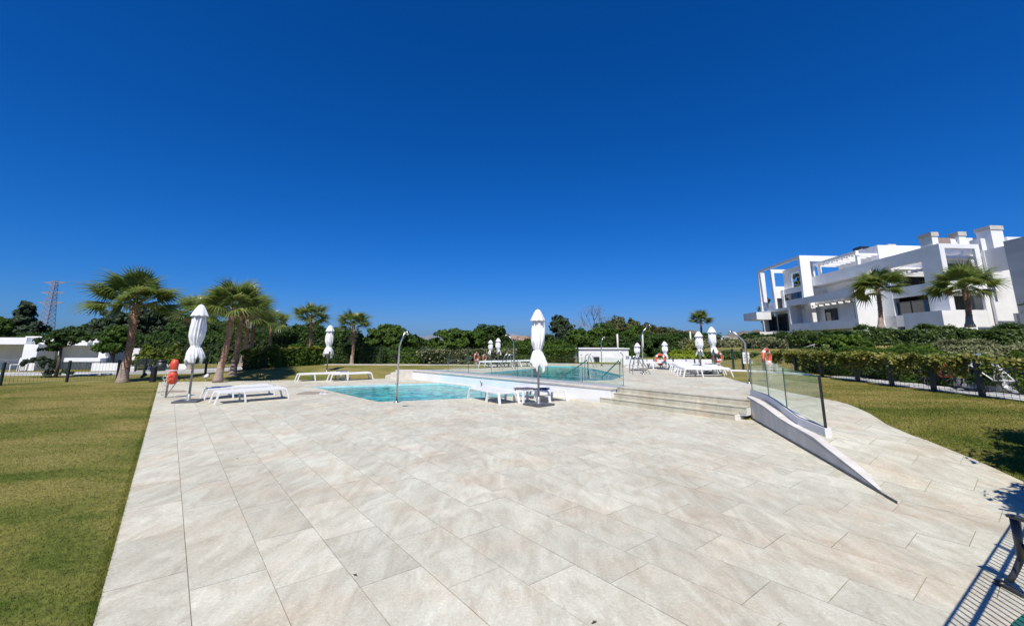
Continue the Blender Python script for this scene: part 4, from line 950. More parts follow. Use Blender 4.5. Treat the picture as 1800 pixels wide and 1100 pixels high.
for k, (x, yt, w, Y, mt, lb_) in enumerate([(722, 588, 60, 46, 'dkgreen', 'dark tree right behind the broad dense tree, near the shower head'), (765, 596, 50, 50, 'green', 'green tree at the left foot of the broad tree row'), (955, 586, 44, 60, 'dkgreen', 'dark green tree just right of the centre umbrella'),
    (1000, 570, 50, 64, 'pine', 'bluish tree left of the bare tree'), (1058, 566, 56, 72, 'green', 'mid green tree under the bare tree'), (1120, 572, 60, 70, 'green', 'mid green tree above the pump house roof'), (1165, 574, 60, 78, 'olive', 'brownish green tree right of the middle pole'),
    (1195, 584, 50, 66, 'dkgreen', 'dark tree left of the distant palm'), (1245, 596, 50, 60, 'dkgreen', 'dark bush mass behind the two right umbrellas'), (1292, 600, 50, 62, 'green', 'green bush mass left of the tall shower'), (490, 566, 60, 58, 'pine', 'bluish tree behind the lone palm of the back lawn'),
    (552, 566, 60, 60, 'dkgreen', 'tall dark tree top seen beside the lone palm crown'), (232, 548, 70, 66, 'dkgreen', 'dark tree directly behind the tallest palm trunk'), (305, 542, 70, 64, 'pine', 'bluish tall tree left of the big folded umbrella'), (368, 552, 60, 60, 'green', 'green tree right of the big folded umbrella')]):
    tree(x, yt, w*1.2, 645, Y, mt, lb_, 5500, .36, seed=80+k, low=.0, zg=-.1)
# row of slim cypresses in the distance
for k in range(13):
    x = 900+k*9+random.uniform(-2, 2); c = AT(x, 604+random.uniform(-5, 4), 60)
    t = empty('cypress', (c.x, 60, 0), 0, 'slim dark cypress in the distant row behind the centre umbrella', 'cypress', 'distant cypress row'); h = c.z
    crown('crown', [(0, 0, h*.5, .42, .42, h*.5), (0, 0, h*.3, .5, .5, h*.3)], 700, .22, M['pine' if k % 2 else 'olive'], t, .6, 20); MB().tube([(0, 0, -.1), (0, 0, h*.4)], .07, 6).build('trunk', M['bark'], t)
# bare tree
bt = AT(1045, 546, 78); bare = empty('bare_tree', (bt.x, 78, 0), 0, 'leafless grey tree rising behind the pump house trees', 'bare tree')
MB_ = MB(); rr_ = random.Random(5)
def branch(p, d, L, r, lev):
    q = p+d*L; MB_.tube([p, p+d*L*.5+Vector((rr_.gauss(0, .04), rr_.gauss(0, .04), 0))*L, q], [r, r*.8, r*.6], 5 if lev < 2 else 3, False)
    if lev == 6: return
    for _ in range(3 if lev < 4 else 2):
        nd = (d+Vector((rr_.gauss(0, .45), rr_.gauss(0, .45), rr_.gauss(.08, .25)))).normalized(); branch(q, nd, L*rr_.uniform(.62, .85), r*.62, lev+1)
branch(Vector((0, 0, 0)), Vector((0, 0, 1)), bt.z*.33, .22, 0)
MB_.build('branches', M['barebark'], bare)
# small tree with a thin trunk before the white building
fy = 24.0; fb = AT(98, 662, fy); ft = empty('young_tree', (fb.x, fy, .0), 0, 'young tree with thin trunk and layered leaves before the white building', 'young tree')
def fp(x, y): q = AT(x, y, fy); return (q.x-fb.x, 0, q.z)
m = MB(); m.tube([fp(98, 662), fp(104, 635), fp(108, 612)], [.09, .07, .05], 8); m.tube([fp(108, 612), fp(122, 596), fp(140, 592)], [.04, .03, .01], 6); m.tube([fp(108, 614), fp(98, 600), fp(92, 592)], [.04, .03, .01], 6)
m.build('trunk', M['bark'], ft, True)
L = [(*fp(x, y), w, w, h) for x, y, w, h in ((97, 598, .75, .45), (118, 590, .8, .42), (90, 612, .5, .28), (135, 598, .7, .25), (112, 602, .6, .3), (130, 587, .4, .2))]
crown('crown', L, 3600, .15, M['dkgreen'], ft, .32, 22)
sap = empty('shrub', (fb.x-.4, fy-.2, 0), 0, 'straggly dark shrub around the foot of the young tree', 'shrub')
L = [((AT(x, y, fy).x-fb.x+.4), .1*i, AT(x, y, fy).z, w, w*.6, h) for i, (x, y, w, h) in enumerate(((70, 636, .7, .3), (88, 640, .5, .3), (85, 660, .35, .3), (112, 655, .35, .16)))]
crown('leaves', L, 1700, .14, M['pine'], sap, .35, 14); m = MB(); m.tube([(0, 0, 0), (-.4, 0, .5), (-.9, .1, .9)], .02, 5); m.tube([(0, 0, 0), (.1, 0, .5)], .02, 5); m.build('stem', M['bark'], sap)

# ============================================================ HEDGES
def hedge(name, path, w, z0, h, mat, label, n, size, cat='hedge', group=None, core=.78, bumps=.15, tz=True):
    P = [Vector((p[0], p[1], 0)) for p in path]; o0 = P[0]; p = empty(name, (o0.x, o0.y, 0), 0, label, cat, group)
    segs = [(a, b, (b-a).length) for a, b in zip(P[:-1], P[1:])]; tot = sum(s[2] for s in segs); allP = []; allN = []
    cm = MB()
    for a, b, L_ in segs:
        k = int(n*L_/tot); t = rng.random(k); d = (b-a)/L_; nn = Vector((-d.y, d.x, 0)); s = rng.random(k)
        per = 2*h+w; q = s*per; side = np.where(q < h, 0, np.where(q < h+w, 1, 2))
        za = z0 if z0 is not None else float(terrain(a.x, a.y)); zb = z0 if z0 is not None else float(terrain(b.x, b.y))
        base = za+(zb-za)*t
        jit = rng.normal(size=k)*bumps*.35+bumps*np.sin(t*L_*2.3+a.x)+bumps*.6*np.sin(t*L_*5.1)
        off_ = np.where(side == 0, -w/2-jit, np.where(side == 1, -w/2+(q-h), w/2+jit)); zz = base+np.where(side == 0, q, np.where(side == 1, h+jit, q-h-w))
        x = a.x+d.x*L_*t+nn.x*off_-o0.x; y = a.y+d.y*L_*t+nn.y*off_-o0.y
        N = np.stack([np.where(side == 1, 0, np.sign(off_)*nn.x), np.where(side == 1, 0, np.sign(off_)*nn.y), np.where(side == 1, 1, .25)], 1)+unit(k)*.65
        allP.append(np.stack([x, y, zz], 1)+rng.normal(size=(k, 3))*size*.35); allN.append(N/np.linalg.norm(N, axis=1)[:, None])
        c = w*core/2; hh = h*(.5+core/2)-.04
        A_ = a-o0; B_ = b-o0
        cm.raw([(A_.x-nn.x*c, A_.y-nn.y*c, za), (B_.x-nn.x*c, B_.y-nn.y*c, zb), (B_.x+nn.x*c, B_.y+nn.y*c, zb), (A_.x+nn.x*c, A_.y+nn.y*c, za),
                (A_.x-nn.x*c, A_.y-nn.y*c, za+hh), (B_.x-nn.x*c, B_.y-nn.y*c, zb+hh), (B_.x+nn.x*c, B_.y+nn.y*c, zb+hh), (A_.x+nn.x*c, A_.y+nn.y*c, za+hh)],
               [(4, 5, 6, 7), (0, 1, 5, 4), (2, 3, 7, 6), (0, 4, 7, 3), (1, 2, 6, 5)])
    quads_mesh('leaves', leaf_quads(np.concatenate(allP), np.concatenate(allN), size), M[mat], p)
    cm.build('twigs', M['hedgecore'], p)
    return p
def HP(x, yt, yb, Y): a = AT(x, yt, Y); b = AT(x, yb, Y); return a.x, b.z, a.z-b.z
# tiers on the right slope
hedge('hedge', [(-22, 62), (2, 62), (28, 60)], 3.0, None, 1.7, 'dkgreen', 'long distant dark hedge closing the view beyond the upper pool', 14000, .35)
def tier(xs_, yt, yb, Ys, w, mat, label, n, size, **k):
    pth = [(AT(x, yt, Y).x, Y) for x, Y in zip(xs_, Ys)]; Y0 = sum(Ys)/len(Ys); zb = AT(xs_[0], yb, Y0).z; zt = AT(xs_[0], yt, Y0).z
    return hedge('hedge', pth, w, zb, zt-zb, mat, label, n, size, **k)
tier((1505, 1680), 581, 606, (24.5, 21.5), 1.6, 'hedgeleaf', 'upper clipped dark hedge under the left palm of the apartment building', 15000, .12)
tier((1684, 1900), 580, 606, (21.5, 19), 1.8, 'hedgeleaf', 'upper clipped dark hedge under the right palm of the apartment building', 15000, .12)
tier((1640, 1900), 607, 632, (19, 16.5), 1.2, 'palehedge', 'middle dark hedge with a light trimmed top at the right edge', 11000, .10)
tier((1322, 1420), 598, 622, (40, 34), 2.0, 'palehedge', 'pale grey-green hedge tier behind the leaning glass balustrade', 9000, .18)
tier((1380, 1512), 588, 604, (36, 30), 1.8, 'hedgeleaf', 'dark hedge tier directly below the long balcony of the apartment building', 9000, .17)
tier((1300, 1400), 590, 602, (46, 44), 1.8, 'dkgreen', 'dark hedge at the foot of the tower frame of the apartment building', 6000, .22)
tier((1205, 1315), 600, 618, (50, 44), 2.0, 'palehedge', 'flowering grey-green hedge right of the tall umbrellas', 8000, .2)
tier((1240, 1330), 622, 640, (36, 33), 1.6, 'hedgeleaf', 'low clipped dark hedge behind the green fence with the notice', 7000, .15)
tier((1178, 1235), 622, 633, (34, 33.5), 1.4, 'lime', 'bright lime clipped hedge behind the white board wall', 4500, .15)
tree(1495, 590, 110, 632, 20.5, 'fresh', 'loose green shrub beside the stair rails on the slope', 8000, .16, 'bush', 'bush', seed=50, low=.0, zg=.5)
tree(1590, 604, 120, 632, 18.5, 'fresh', 'feathery green shrub below the clipped hedge', 7000, .13, 'bush', 'bush', seed=51, low=.0, zg=.5, aspect=.25)
tree(1720, 640, 60, 680, 12.6, 'dkgreen', 'small round clipped bush behind the vine fence', 3200, .08, 'bush', 'bush', seed=52, low=.0, zg=.47)
tree(1790, 632, 120, 690, 13.6, 'yellow', 'bright yellow-green bush behind the fence at the right edge', 7000, .10, 'bush', 'bush', seed=53, low=.0, zg=.47)
tree(1560, 640, 120, 672, 17.0, 'dkgreen', 'dark shrub in the shade behind the vine fence', 4500, .10, 'bush', 'bush', seed=54, low=.0, zg=.47)
tree(1425, 622, 90, 645, 22, 'dkgreen', 'dark shrub mass on the slope behind the orange lifebuoy', 5000, .13, 'bush', 'bush', seed=55, low=.0, zg=.5)
hedge('hedge', [(14.5, 21.5), (14.6, 18.5), (14.5, 15.8), (14.7, 13.6)], 1.2, None, .95, 'green', 'low leafy green planting behind the path and the vine fence', 12000, .10)
hedge('hedge', [(14.6, 12.4), (14.5, 10.5), (14.4, 8.5)], 1.2, None, .9, 'fresh', 'bright green low planting behind the last bays of the vine fence', 8000, .10)
# right fence carrying the vine
rf = empty('vine_fence', (12.4, 14, UP), 0, 'dark green post fence overgrown by flowering vine along the right lawn', 'fence')
FP = [tuple(G(1362, 652.5, UP)[:2]), tuple(G(1400, 656, UP)[:2]), (12.95, 18.55), (12.65, 16.26), (12.37, 14.48), (12.22, 12.9), (12.13, 11.51), (12.06, 10.1), (11.95, 8.7), (11.8, 7.3)]
for x, y in FP:
    z = float(terrain(x, y)); MB().box(x-.05, x+.05, y-.05, y+.05, z-.1, z+1.0).build('post', M['dark'], rf, world=True)
m = MB()
for a, b in zip(FP[:-1], FP[1:]):
    L_ = math.dist(a, b); k = int(L_/.16)
    za = float(terrain(*a)); zb = float(terrain(*b))
    for i in range(k): t = i/k; x = a[0]+(b[0]-a[0])*t; y = a[1]+(b[1]-a[1])*t; z = za+(zb-za)*t; m.box(x-.003, x+.003, y-.003, y+.003, z+.05, z+.95)
    for q in (.1, .4, .7, .95): m.bar((a[0], a[1], za+q), (b[0], b[1], zb+q), .008)
m.build('mesh_panel', M['dark'], rf, world=True, kind='stuff')
def vine(path, z0, z1, n, label, size=.085, mat='vine', w=.3, spill=.22):
    P = [np.array(p) for p in path]; o = empty('vine', (*P[0], 0), 0, label, 'vine'); out = []; Nn = []
    tot = sum(np.linalg.norm(b-a) for a, b in zip(P[:-1], P[1:]))
    for a, b in zip(P[:-1], P[1:]):
        k = int(n*np.linalg.norm(b-a)/tot); t = rng.random(k); c = a+(b-a)*t[:, None]; g = terrain(c[:, 0], c[:, 1])
        s = np.abs(rng.normal(size=k)); thick = w*(.6+.5*np.sin(t*7+a[0]*3)); zz = g+z1+.05*np.sin(t*9+a[1])-np.minimum(s*spill*(1+.8*np.sin(t*11+a[1]*2)), z1-z0)
        out.append(np.stack([c[:, 0]+rng.normal(size=k)*thick*.5, c[:, 1]+rng.normal(size=k)*thick*.5, zz+rng.normal(size=k)*.03], 1)-np.array([*P[0], 0])); q = unit(k); q[:, 2] = np.abs(q[:, 2])+.3; q[:, 0] -= .4; Nn.append(q/np.linalg.norm(q, axis=1)[:, None])
    quads_mesh('vine_leaves', leaf_quads(np.concatenate(out), np.concatenate(Nn), size, .8), M[mat], o)
vine(FP[:7], .50, 1.0, 17000, 'flowering vine spilling over the top of the right fence', .085, spill=.14)
vine(FP[6:8], .6, 1.0, 700, 'thin end of the flowering vine on the last fence bay at the right edge', .085, spill=.12)
# left fence: dark posts and wire mesh
def meshfence(path, label, h=1.0, step=.1, posts=None, mat='dark'):
    f = empty('mesh_fence', (*path[0], 0), 0, label, 'fence'); m = MB()
    for a, b in zip(path[:-1], path[1:]):
        L_ = math.dist(a, b); za = float(terrain(*a)); zb = float(terrain(*b)); k = int(L_/step)
        for i in range(k): t = i/k; x = a[0]+(b[0]-a[0])*t; y = a[1]+(b[1]-a[1])*t; z = za+(zb-za)*t; m.box(x-.0025, x+.0025, y-.0025, y+.0025, z+.04, z+h)
        for q in (.05, h*.5, h): m.bar((a[0], a[1], za+q), (b[0], b[1], zb+q), .012)
    m.build('mesh_panel', M[mat], f, world=True, kind='stuff')
    for a in path: z = float(terrain(*a)); MB().box(a[0]-.042, a[0]+.042, a[1]-.042, a[1]+.042, z-.1, z+h+.06).build('post', M['dark'], f, world=True)
    return f
yl = lambda x: G(x, 677-6*(x/117) if x < 117 else 671-2*(x-117)/90)
meshfence([tuple(yl(x)[:2]) for x in (-120, 0, 117)]+[tuple(G(205, 668.5)[:2]), tuple(G(252, 662)[:2])], 'dark wire mesh fence with slim posts across the left lawn', .95, .12)
bp = [tuple(G(x, y, .4)[:2]) for x, y in ((340, 652), (395, 652), (447, 649), (500, 646), (555, 643), (612, 642.5), (660, 642), (740, 642), (820, 642), (905, 641.5))]
bp = [(x, y+.9) for x, y in bp]
meshfence(bp, 'dark green mesh fence along the back of the lawn', 1.1, .2)
hedge('hedge', [(x, y+.9) for x, y in bp[1:6]], .8, None, 1.0, 'green', 'rough green hedge behind the palms on the back lawn', 9000, .14)
vine([(x, y+.3) for x, y in bp[1:5]], .3, 1.1, 5000, 'yellowish vine on the fence behind the leaning palms', .12)
hb = [(x, y+1.0) for x, y in bp[4:7]]
hedge('hedge', hb, 1.0, None, 1.1, 'dkgreen', 'dark hedge behind the back lawn palms and umbrella', 9000, .15)
vine([(x, y+.3) for x, y in bp[7:]], .1, .95, 11000, 'flowering vine hedge seen through the left part of the glass barrier', .12, 'palehedge', .6, .5)
hedge('hedge', [(x, y+1.3) for x, y in bp[6:]], .9, None, .8, 'green', 'green hedge below the broad trees left of the far umbrellas', 8000, .14)
hedge('hedge', [(-62, 46), (-33, 42), (-24, 40), (-14, 39)], 1.6, None, 2.6, 'dkgreen', 'tall dark hedge closing the garden behind the golden bushes', 20000, .26)
bench('bench', 683, 701, 33.5, 'dark bench in the shade under the broad dense tree', 'dark', UP)
hedge('hedge', [(-.5, 33.4), (4.4, 32.4)], .8, None, 1.3, 'green', 'loose green hedge behind the far edge of the upper pool', 7000, .15)
meshfence([(-2.2, 31.8), (1.2, 31.3), (4.4, 30.4)], 'thin pale mesh fence between the upper pool and the pump house', 1.1, .2)
vine([(-1.4, 32.0), (4.2, 30.8)], .1, 1.0, 3500, 'light green creeper on the fence beyond the upper pool', .13, 'green', .5, .5)
meshfence([tuple(G(x, y, UP)[:2]) for x, y in ((1262, 651.5), (1290, 651), (1307, 651), (1345, 652))], 'dark green fence with posts at the back right of the upper terrace', 1.05, .12)
nt = G(1311, 651, UP); nn_ = empty('notice_board', (nt.x, nt.y-.15, UP), 0, 'small white notice sheet fixed to the green fence left of the tall shower', 'notice board')
MB().box(-.17, .17, -.01, .01, .35, .92).build('panel', M['white_metal'], nn_); m = MB()
for k in range(5): m.box(-.12, .12-(k % 2)*.06, -.014, -.0105, .45+k*.08, .475+k*.08)
m.build('printed_lines', M['slate'], nn_)
# tall poles
for x, yt, yb, Y, lab in ((1085, 587, 612, 45, 'left'), (1129, 587, 612, 45, 'middle'), (1213, 582, 604, 50, 'right')):
    c = AT(x, yt, Y); o = MB().tube([(0, 0, 0), (0, 0, c.z)], .09, 8).build('sports_net_pole', M['concrete'], None, True); o.location = (c.x, Y, 0); tag(o, {'left': 'grey pole rising behind the pump house roof', 'middle': 'grey pole behind the small umbrella beside the pool ladder', 'right': 'grey pole standing left of the distant palm'}[lab], 'pole', 'tall grey poles')

# ============================================================ UMBRELLAS
def umbrella_cloth(H, zb, seed, wide=1.0):
    r = random.Random(seed); n = 72; rows = 46; v = []; f = []
    tie = .56*H; ph = [r.uniform(0, 6.28) for _ in range(6)]; hem = [r.uniform(0, 1) for _ in range(9)]
    prof_z = [H*.905, H*.86, H*.75, H*.66, tie+.06, tie, tie-.05, tie-.22, tie-.4, zb]; prof_r = [.05, .15, .175, .175, .125, .095, .13, .19, .215, .20]
    for i in range(rows):
        t = i/(rows-1)
        for j in range(n):
            a = 2*math.pi*j/n; hm = .5+.5*math.sin(a*3+ph[0])*math.cos(a*2+ph[1]); hm = max(0, hm)+.35*abs(math.sin(a*4+ph[2]))
            zb_ = zb+(.42*hm); z = H*.905+(zb_-H*.905)*t
            rr = np.interp(-z, [-q for q in prof_z], prof_r)
            pl = .17+.26*max(0, (tie-z)/.6)+(.12 if z > tie+.15 else 0)*(1-abs((z-H*.76)/(.2*H))*.5)
            c8 = math.cos(a*8+ph[3]+.9*math.sin(z*2.4+ph[4])); fold = (1-2*(1-abs(c8))**.6)*.55*(1 if c8 > 0 else .8)+math.cos(a*13+ph[5]+1.6*z)*.35+.25*math.cos(a*5+z*5+ph[1])
            rr = rr*(1+pl*fold)*wide; sway = .02*math.sin(z*3+ph[2])
            v.append((rr*math.cos(a)+sway, rr*math.sin(a), z+.012*math.sin(a*9+z*20)))
    for i in range(rows-1):
        for j in range(n): f.append((i*n+j, (i+1)*n+j, (i+1)*n+(j+1) % n, i*n+(j+1) % n))
    return MB().raw(v, f)
def umbrella(loc, H, zb, seed, label, group='folded white umbrellas', rz=0, wide=1.0, base=True):
    u = empty('folded_umbrella', loc, rz, label, 'umbrella', group)
    MB().tube([(0, 0, .05), (0, 0, H*.93)], .033, 12).build('pole', M['alu'], u, True)
    c = umbrella_cloth(H, zb, seed, wide).build('canopy', M['canvas'], u, True)
    s = c.modifiers.new('thickness', 'SOLIDIFY'); s.thickness = .006
    r = random.Random(seed+50); m = MB(); n = 48; v = []; f = []           # the vent cap like a little hat
    rows_ = ((.02, H*.995), (.07, H*.985), (.12, H*.955), (.165, H*.92), (.205, H*.885), (.215, H*.872))
    for q, (rad, z) in enumerate(rows_):
        for j in range(n):
            a = 2*math.pi*j/n; e = 1+(.09*math.cos(a*8+1)+.05*math.cos(a*5+seed))*q/5; v.append((rad*e*wide*math.cos(a), rad*e*wide*math.sin(a), z-(.018*abs(math.cos(a*4+.5)))*(q/5)))
    for q in range(len(rows_)-1):
        for j in range(n): f.append((q*n+j, (q+1)*n+j, (q+1)*n+(j+1) % n, q*n+(j+1) % n))
    hat = MB().raw(v, f).build('vent_cap', M['canvas'], u, True); s = hat.modifiers.new('thickness', 'SOLIDIFY'); s.thickness = .005
    MB().lathe([(.001, 0), (.03, 0), (.035, .02), (.001, .035)], 10, (0, 0, H*.992)).build('finial', M['alu'], u, True)
    tz = H*.56; m = MB(); m.lathe([(.104*wide, tz-.022), (.112*wide, tz-.02), (.112*wide, tz+.02), (.104*wide, tz+.022)], 24); m.build('strap', M['canvas'], u, True)
    MB().tube([(0, -.03, H*.30), (0, -.08, H*.30)], .012, 6).tube([(0, -.08, H*.30), (.07, -.085, H*.30-.03)], .01, 6).build('crank', M['blackplastic'], u, True)
    if base:
        MB().box(-.34, .34, -.34, .34, 0, .055).build('base_slab', M['slate'], u, bevel=.012); MB().lathe([(.001, .056), (.11, .056), (.11, .066), (.05, .075), (.05, .24), (.034, .245)], 16).build('base_socket', M['alu'], u, True)
    return u
u1 = G(331, 706); umbrella((u1.x, u1.y, 0), 3.08, .92, 1, 'big folded white umbrella beside the left loungers and the red rescue can', rz=.3, wide=1.12)
u2 = G(947, 712); umbrella((u2.x, u2.y, 0), 2.86, .86, 2, 'big folded white umbrella on a dark slab in the centre, among the middle loungers', rz=R(40), wide=1.05)
u3 = G(571, 662); umbrella((u3.x, u3.y+.2, .1), 2.75, .78, 3, 'folded umbrella behind the two loungers at the back edge of the terrace', rz=1, wide=1.1)
for i, (x, yb, yt, lab) in enumerate([(862, 640, 597.5, 'far folded umbrella beyond the pool, left of the two side by side'), (875.5, 641, 594, 'far folded umbrella beyond the pool, right of the two side by side'),
                                      (1122.5, 651, 602.5, 'slim folded umbrella behind the steel pool ladder'), (1171, 649, 600, 'folded umbrella next to the white board wall and the ring lifebuoy'),
                                      (1233, 656, 582, 'folded umbrella above the right lounger row, the shorter of two'), (1257, 655, 574, 'tallest folded umbrella above the right lounger row')]):
    p = G(x, yb, UP); H_ = (AT(x, yt, p.y).z-UP)
    umbrella((p.x, p.y, UP), H_, H_*(.32 if i < 4 else .34), 10+i, lab, rz=i*1.3, wide=1.05*(H_/2.8)**.5)

# ============================================================ LOUNGERS
def lounger(loc, rz, label, group='white sun loungers'):
    o = empty('sun_lounger', loc, rz, label, 'sun lounger', group); L = 1.0; W = .33; h = .33
    for s in (-1, 1):
        MB().bar((-L+.08, s*W, h), (L-.08, s*W, h), .045, .06).build('side_rail', M['white_metal'], o, bevel=.006)
    for x in (-L+.08, L-.08): MB().bar((x, -W, h), (x, W, h), .045, .06).build('end_rail', M['white_metal'], o, bevel=.006)
    for x, d in ((-L+.06, -.10), (-.28, .06), (L-.08, .12)):
        for s in (-1, 1): MB().bar((x, s*W, h+.01), (x+d, s*(W+.02), 0), .07, .045, up=(1, 0, 0)).build('leg', M['white_metal'], o, bevel=.005)
    MB().bar((-.25, -W, .12), (-.25, W, .12), .025).build('stretcher', M['white_metal'], o)
    m = MB(); n = 8
    for k in range(n):
        x0 = -L+.10+(1.22)*k/n; x1 = -L+.10+1.22*(k+1)/n; s0 = -.012*math.sin(math.pi*k/n); s1 = -.012*math.sin(math.pi*(k+1)/n)
        m.raw([(x0, -W+.015, h+.018+s0), (x1, -W+.015, h+.018+s1), (x1, W-.015, h+.018+s1), (x0, W-.015, h+.018+s0)], [(0, 1, 2, 3)])
    m.build('sling', M['sling'], o)
    b = MB(); b.box(-.0, .66, -W+.025, W-.025, 0, .014); bo = b.build('backrest', M['sling'], o); bo.location = (.24, 0, h+.014); bo.rotation_euler = (0, -R(1.5), 0)
    for s in (-1, 1): MB().bar((.24, s*(W-.03), h+.02), (L-.11, s*(W-.03), h+.035), .025, .03).build('backrest_frame', M['white_metal'], o)
    return o
def at(g, off=(0, 0)): return (g[0]+off[0], g[1]+off[1])
ang = math.atan2(.72, .70)
lounger((-8.50, 14.30, 0), R(45), 'front white lounger of the left pair beside the big left umbrella')
lounger((-9.55, 15.35, 0), R(43), 'rear white lounger of the left pair, partly under umbrella shade')
lounger((-.72, 14.30, 0), R(123), 'middle white lounger left of the centre umbrella base')
lounger((.82, 14.85, 0), R(123), 'middle white lounger right of the centre umbrella against the white wall')
lounger((-9.85, 22.15, 0), R(35), 'back white lounger left of the back umbrella pole')
lounger((-8.30, 22.25, 0), R(35), 'back white lounger right of the back umbrella pole')
xl = [(1193, 1275, 661.5, 0), (1187, 1268, 658, 1), (1183, 1262, 654.5, 2), (1180, 1258, 652, 3)]
for x0, x1, y, k in xl:
    p = G(x0, y, UP); lounger((p.x+1.08, p.y, UP), R(2), ['white lounger nearest the viewer in the right-hand stack of four', 'second white lounger from the front in the right-hand stack of four', 'third white lounger from the front in the right-hand stack of four', 'rearmost white lounger in the right-hand stack of four'][k])
for x, y, lab, rz in ((1151, 647.5, 'small far white lounger left of the ring lifebuoy post', 5), (1176, 647.5, 'small far white lounger below the folded umbrella at the white board wall', 3),
                  (868, 645.5, 'white lounger at the far pool end nearest the two far umbrellas', 20), (884, 644.5, 'white lounger left of the steel ladder at the far pool end', 20), (905, 644, 'white lounger behind the shower at the far pool end', 25), (918, 643.5, 'rightmost white lounger at the far pool end', 25)):
    p = G(x, y, UP); lounger((p.x, p.y, UP), R(rz), lab)
# side tables
def table(loc, rz, label):
    t = empty('side_table', loc, rz, label, 'side table', 'side tables'); MB().box(-.27, .27, -.27, .27, .40, .425).build('tabletop', M['brown_top'], t, bevel=.004)
    for sx_ in (-1, 1):
        for sy_ in (-1, 1): MB().box(sx_*.25-.03, sx_*.25+.03, sy_*.25-.03, sy_*.25+.03, 0, .40).build('leg', M['white_metal'], t, bevel=.004)
    for s in (-1, 1): MB().box(-.22, .22, s*.25-.02, s*.25+.02, .36, .399).build('apron', M['white_metal'], t)
table((.33, 13.95, 0), R(33), 'small brown-topped white side table beside the centre umbrella pole')
t = G(600, 669); table((-9.0, 22.9, 0), R(35), 'small side table between the two back loungers')
tw = MB(); n = 10
for i in range(n):
    for j in range(6):
        x = -.22+.44*i/(n-1); y = -.14+.28*j/5; tw.v.append((x, y, .012*math.sin(i*1.2+j)+.015))
for i in range(n-1):
    for j in range(5): tw.f.append((i*6+j, (i+1)*6+j, (i+1)*6+j+1, i*6+j+1))
tn = tw.build('dark_sheet', M['navy'], None, True); tn.location = (.84, 14.35, .355); tn.rotation_euler = (0, 0, R(30)); s = tn.modifiers.new('t', 'SOLIDIFY'); s.thickness = .02  # thin dark navy sheet laid on top of the lounger
tag(tn, 'dark navy sheet lying on the lounger right of the centre umbrella pole', 'dark_sheet')

# ============================================================ SHOWERS, LADDERS, RAILS
def shower(loc, h, rz, label, bend=.35):
    s = empty('pool_shower', loc, rz, label, 'shower', 'steel pool showers')
    MB().tube([(0, 0, 0), (0, 0, h*.78), (bend*.25, 0, h*.86), (bend, 0, h)], [.03, .03, .028, .024], 12).build('pole', M['steel'], s, True)
    MB().tube([(bend, 0, h), (bend+.06, 0, h-.01), (bend+.09, 0, h-.09)], [.026, .03, .05], 10).build('shower_head', M['steel'], s, True)
    MB().lathe([(.001, 0), (.09, 0), (.09, .012), (.05, .02), (.041, .05)], 16).build('base_plate', M['steel'], s, True)
    MB().tube([(0, 0, h*.13*2), (0, -.09, h*.13*2)], .028, 8).build('tap', M['steel'], s, True); MB().tube([(.0, 0, h*.5), (.0, -.07, h*.5)], .02, 8).build('push_button', M['steel'], s, True)
s = G(697, 707); shower((s.x, s.y, 0), 2.18, R(-15), 'steel shower at the near corner of the paddling pool', .2)
s = G(1317, 674, UP); shower((s.x, s.y, UP), 1.78, R(178), 'tall steel shower at the right edge of the upper terrace', .42)
s = G(903, 647, UP); shower((s.x, s.y, UP), 1.85, R(180), 'distant steel shower at the far pool end, its head bent left', .38)
s = G(1131, 657.5, UP); shower((s.x, s.y, UP), 2.2, R(0), 'steel shower behind the pool ladder, its head bent right', .35)
s = G(1058, 644, UP); shower((s.x, s.y, UP), 1.75, R(0), 'thin steel shower in front of the pump house', .15)
def rail(name, pts, label, cat, r=.024, group=None, foot=True):
    P = [Vector(p) for p in pts]; o = empty(name, P[0], 0, label, cat, group); q = []
    for i, p in enumerate(P):
        if 0 < i < len(P)-1: q += [p+(P[i-1]-p).normalized()*.07, p+((P[i-1]-p).normalized()+(P[i+1]-p).normalized())*.014, p+(P[i+1]-p).normalized()*.07]
        else: q.append(p)
    MB().tube([x-P[0] for x in q], r, 10).build('tube', M['steel'], o, True)
    if foot: MB().lathe([(.001, 0), (.06, 0), (.06, .01), (.03, .015)], 12).build('foot_plate', M['steel'], o, True)
    return o
f = G(1034.5, 665.5, UP); tp = AT(1033, 632, f.y); e = G(985, 660, UP-.1)
rail('handrail', [f, tp, (e.x, e.y, UP-.25)], 'dark steel handrail sloping into the upper pool, left of two', 'handrail')
f = G(1090, 664.5, UP); tp = AT(1089, 632.5, f.y); e = G(1056, 662, UP)
rail('handrail', [f, tp, (e.x, e.y+.1, UP-.1)], 'dark steel handrail sloping into the upper pool, right of two', 'handrail')
f = G(1096, 637, UP)
rail('handrail', [G(1095, 645, UP), AT(1095, 624, 25.2), AT(1087, 616, 25.2)], 'thin dark handrail beside the pump house', 'handrail')
def ladder(px0, px1, y0, xr0, label, loc_rz=0):
    pass
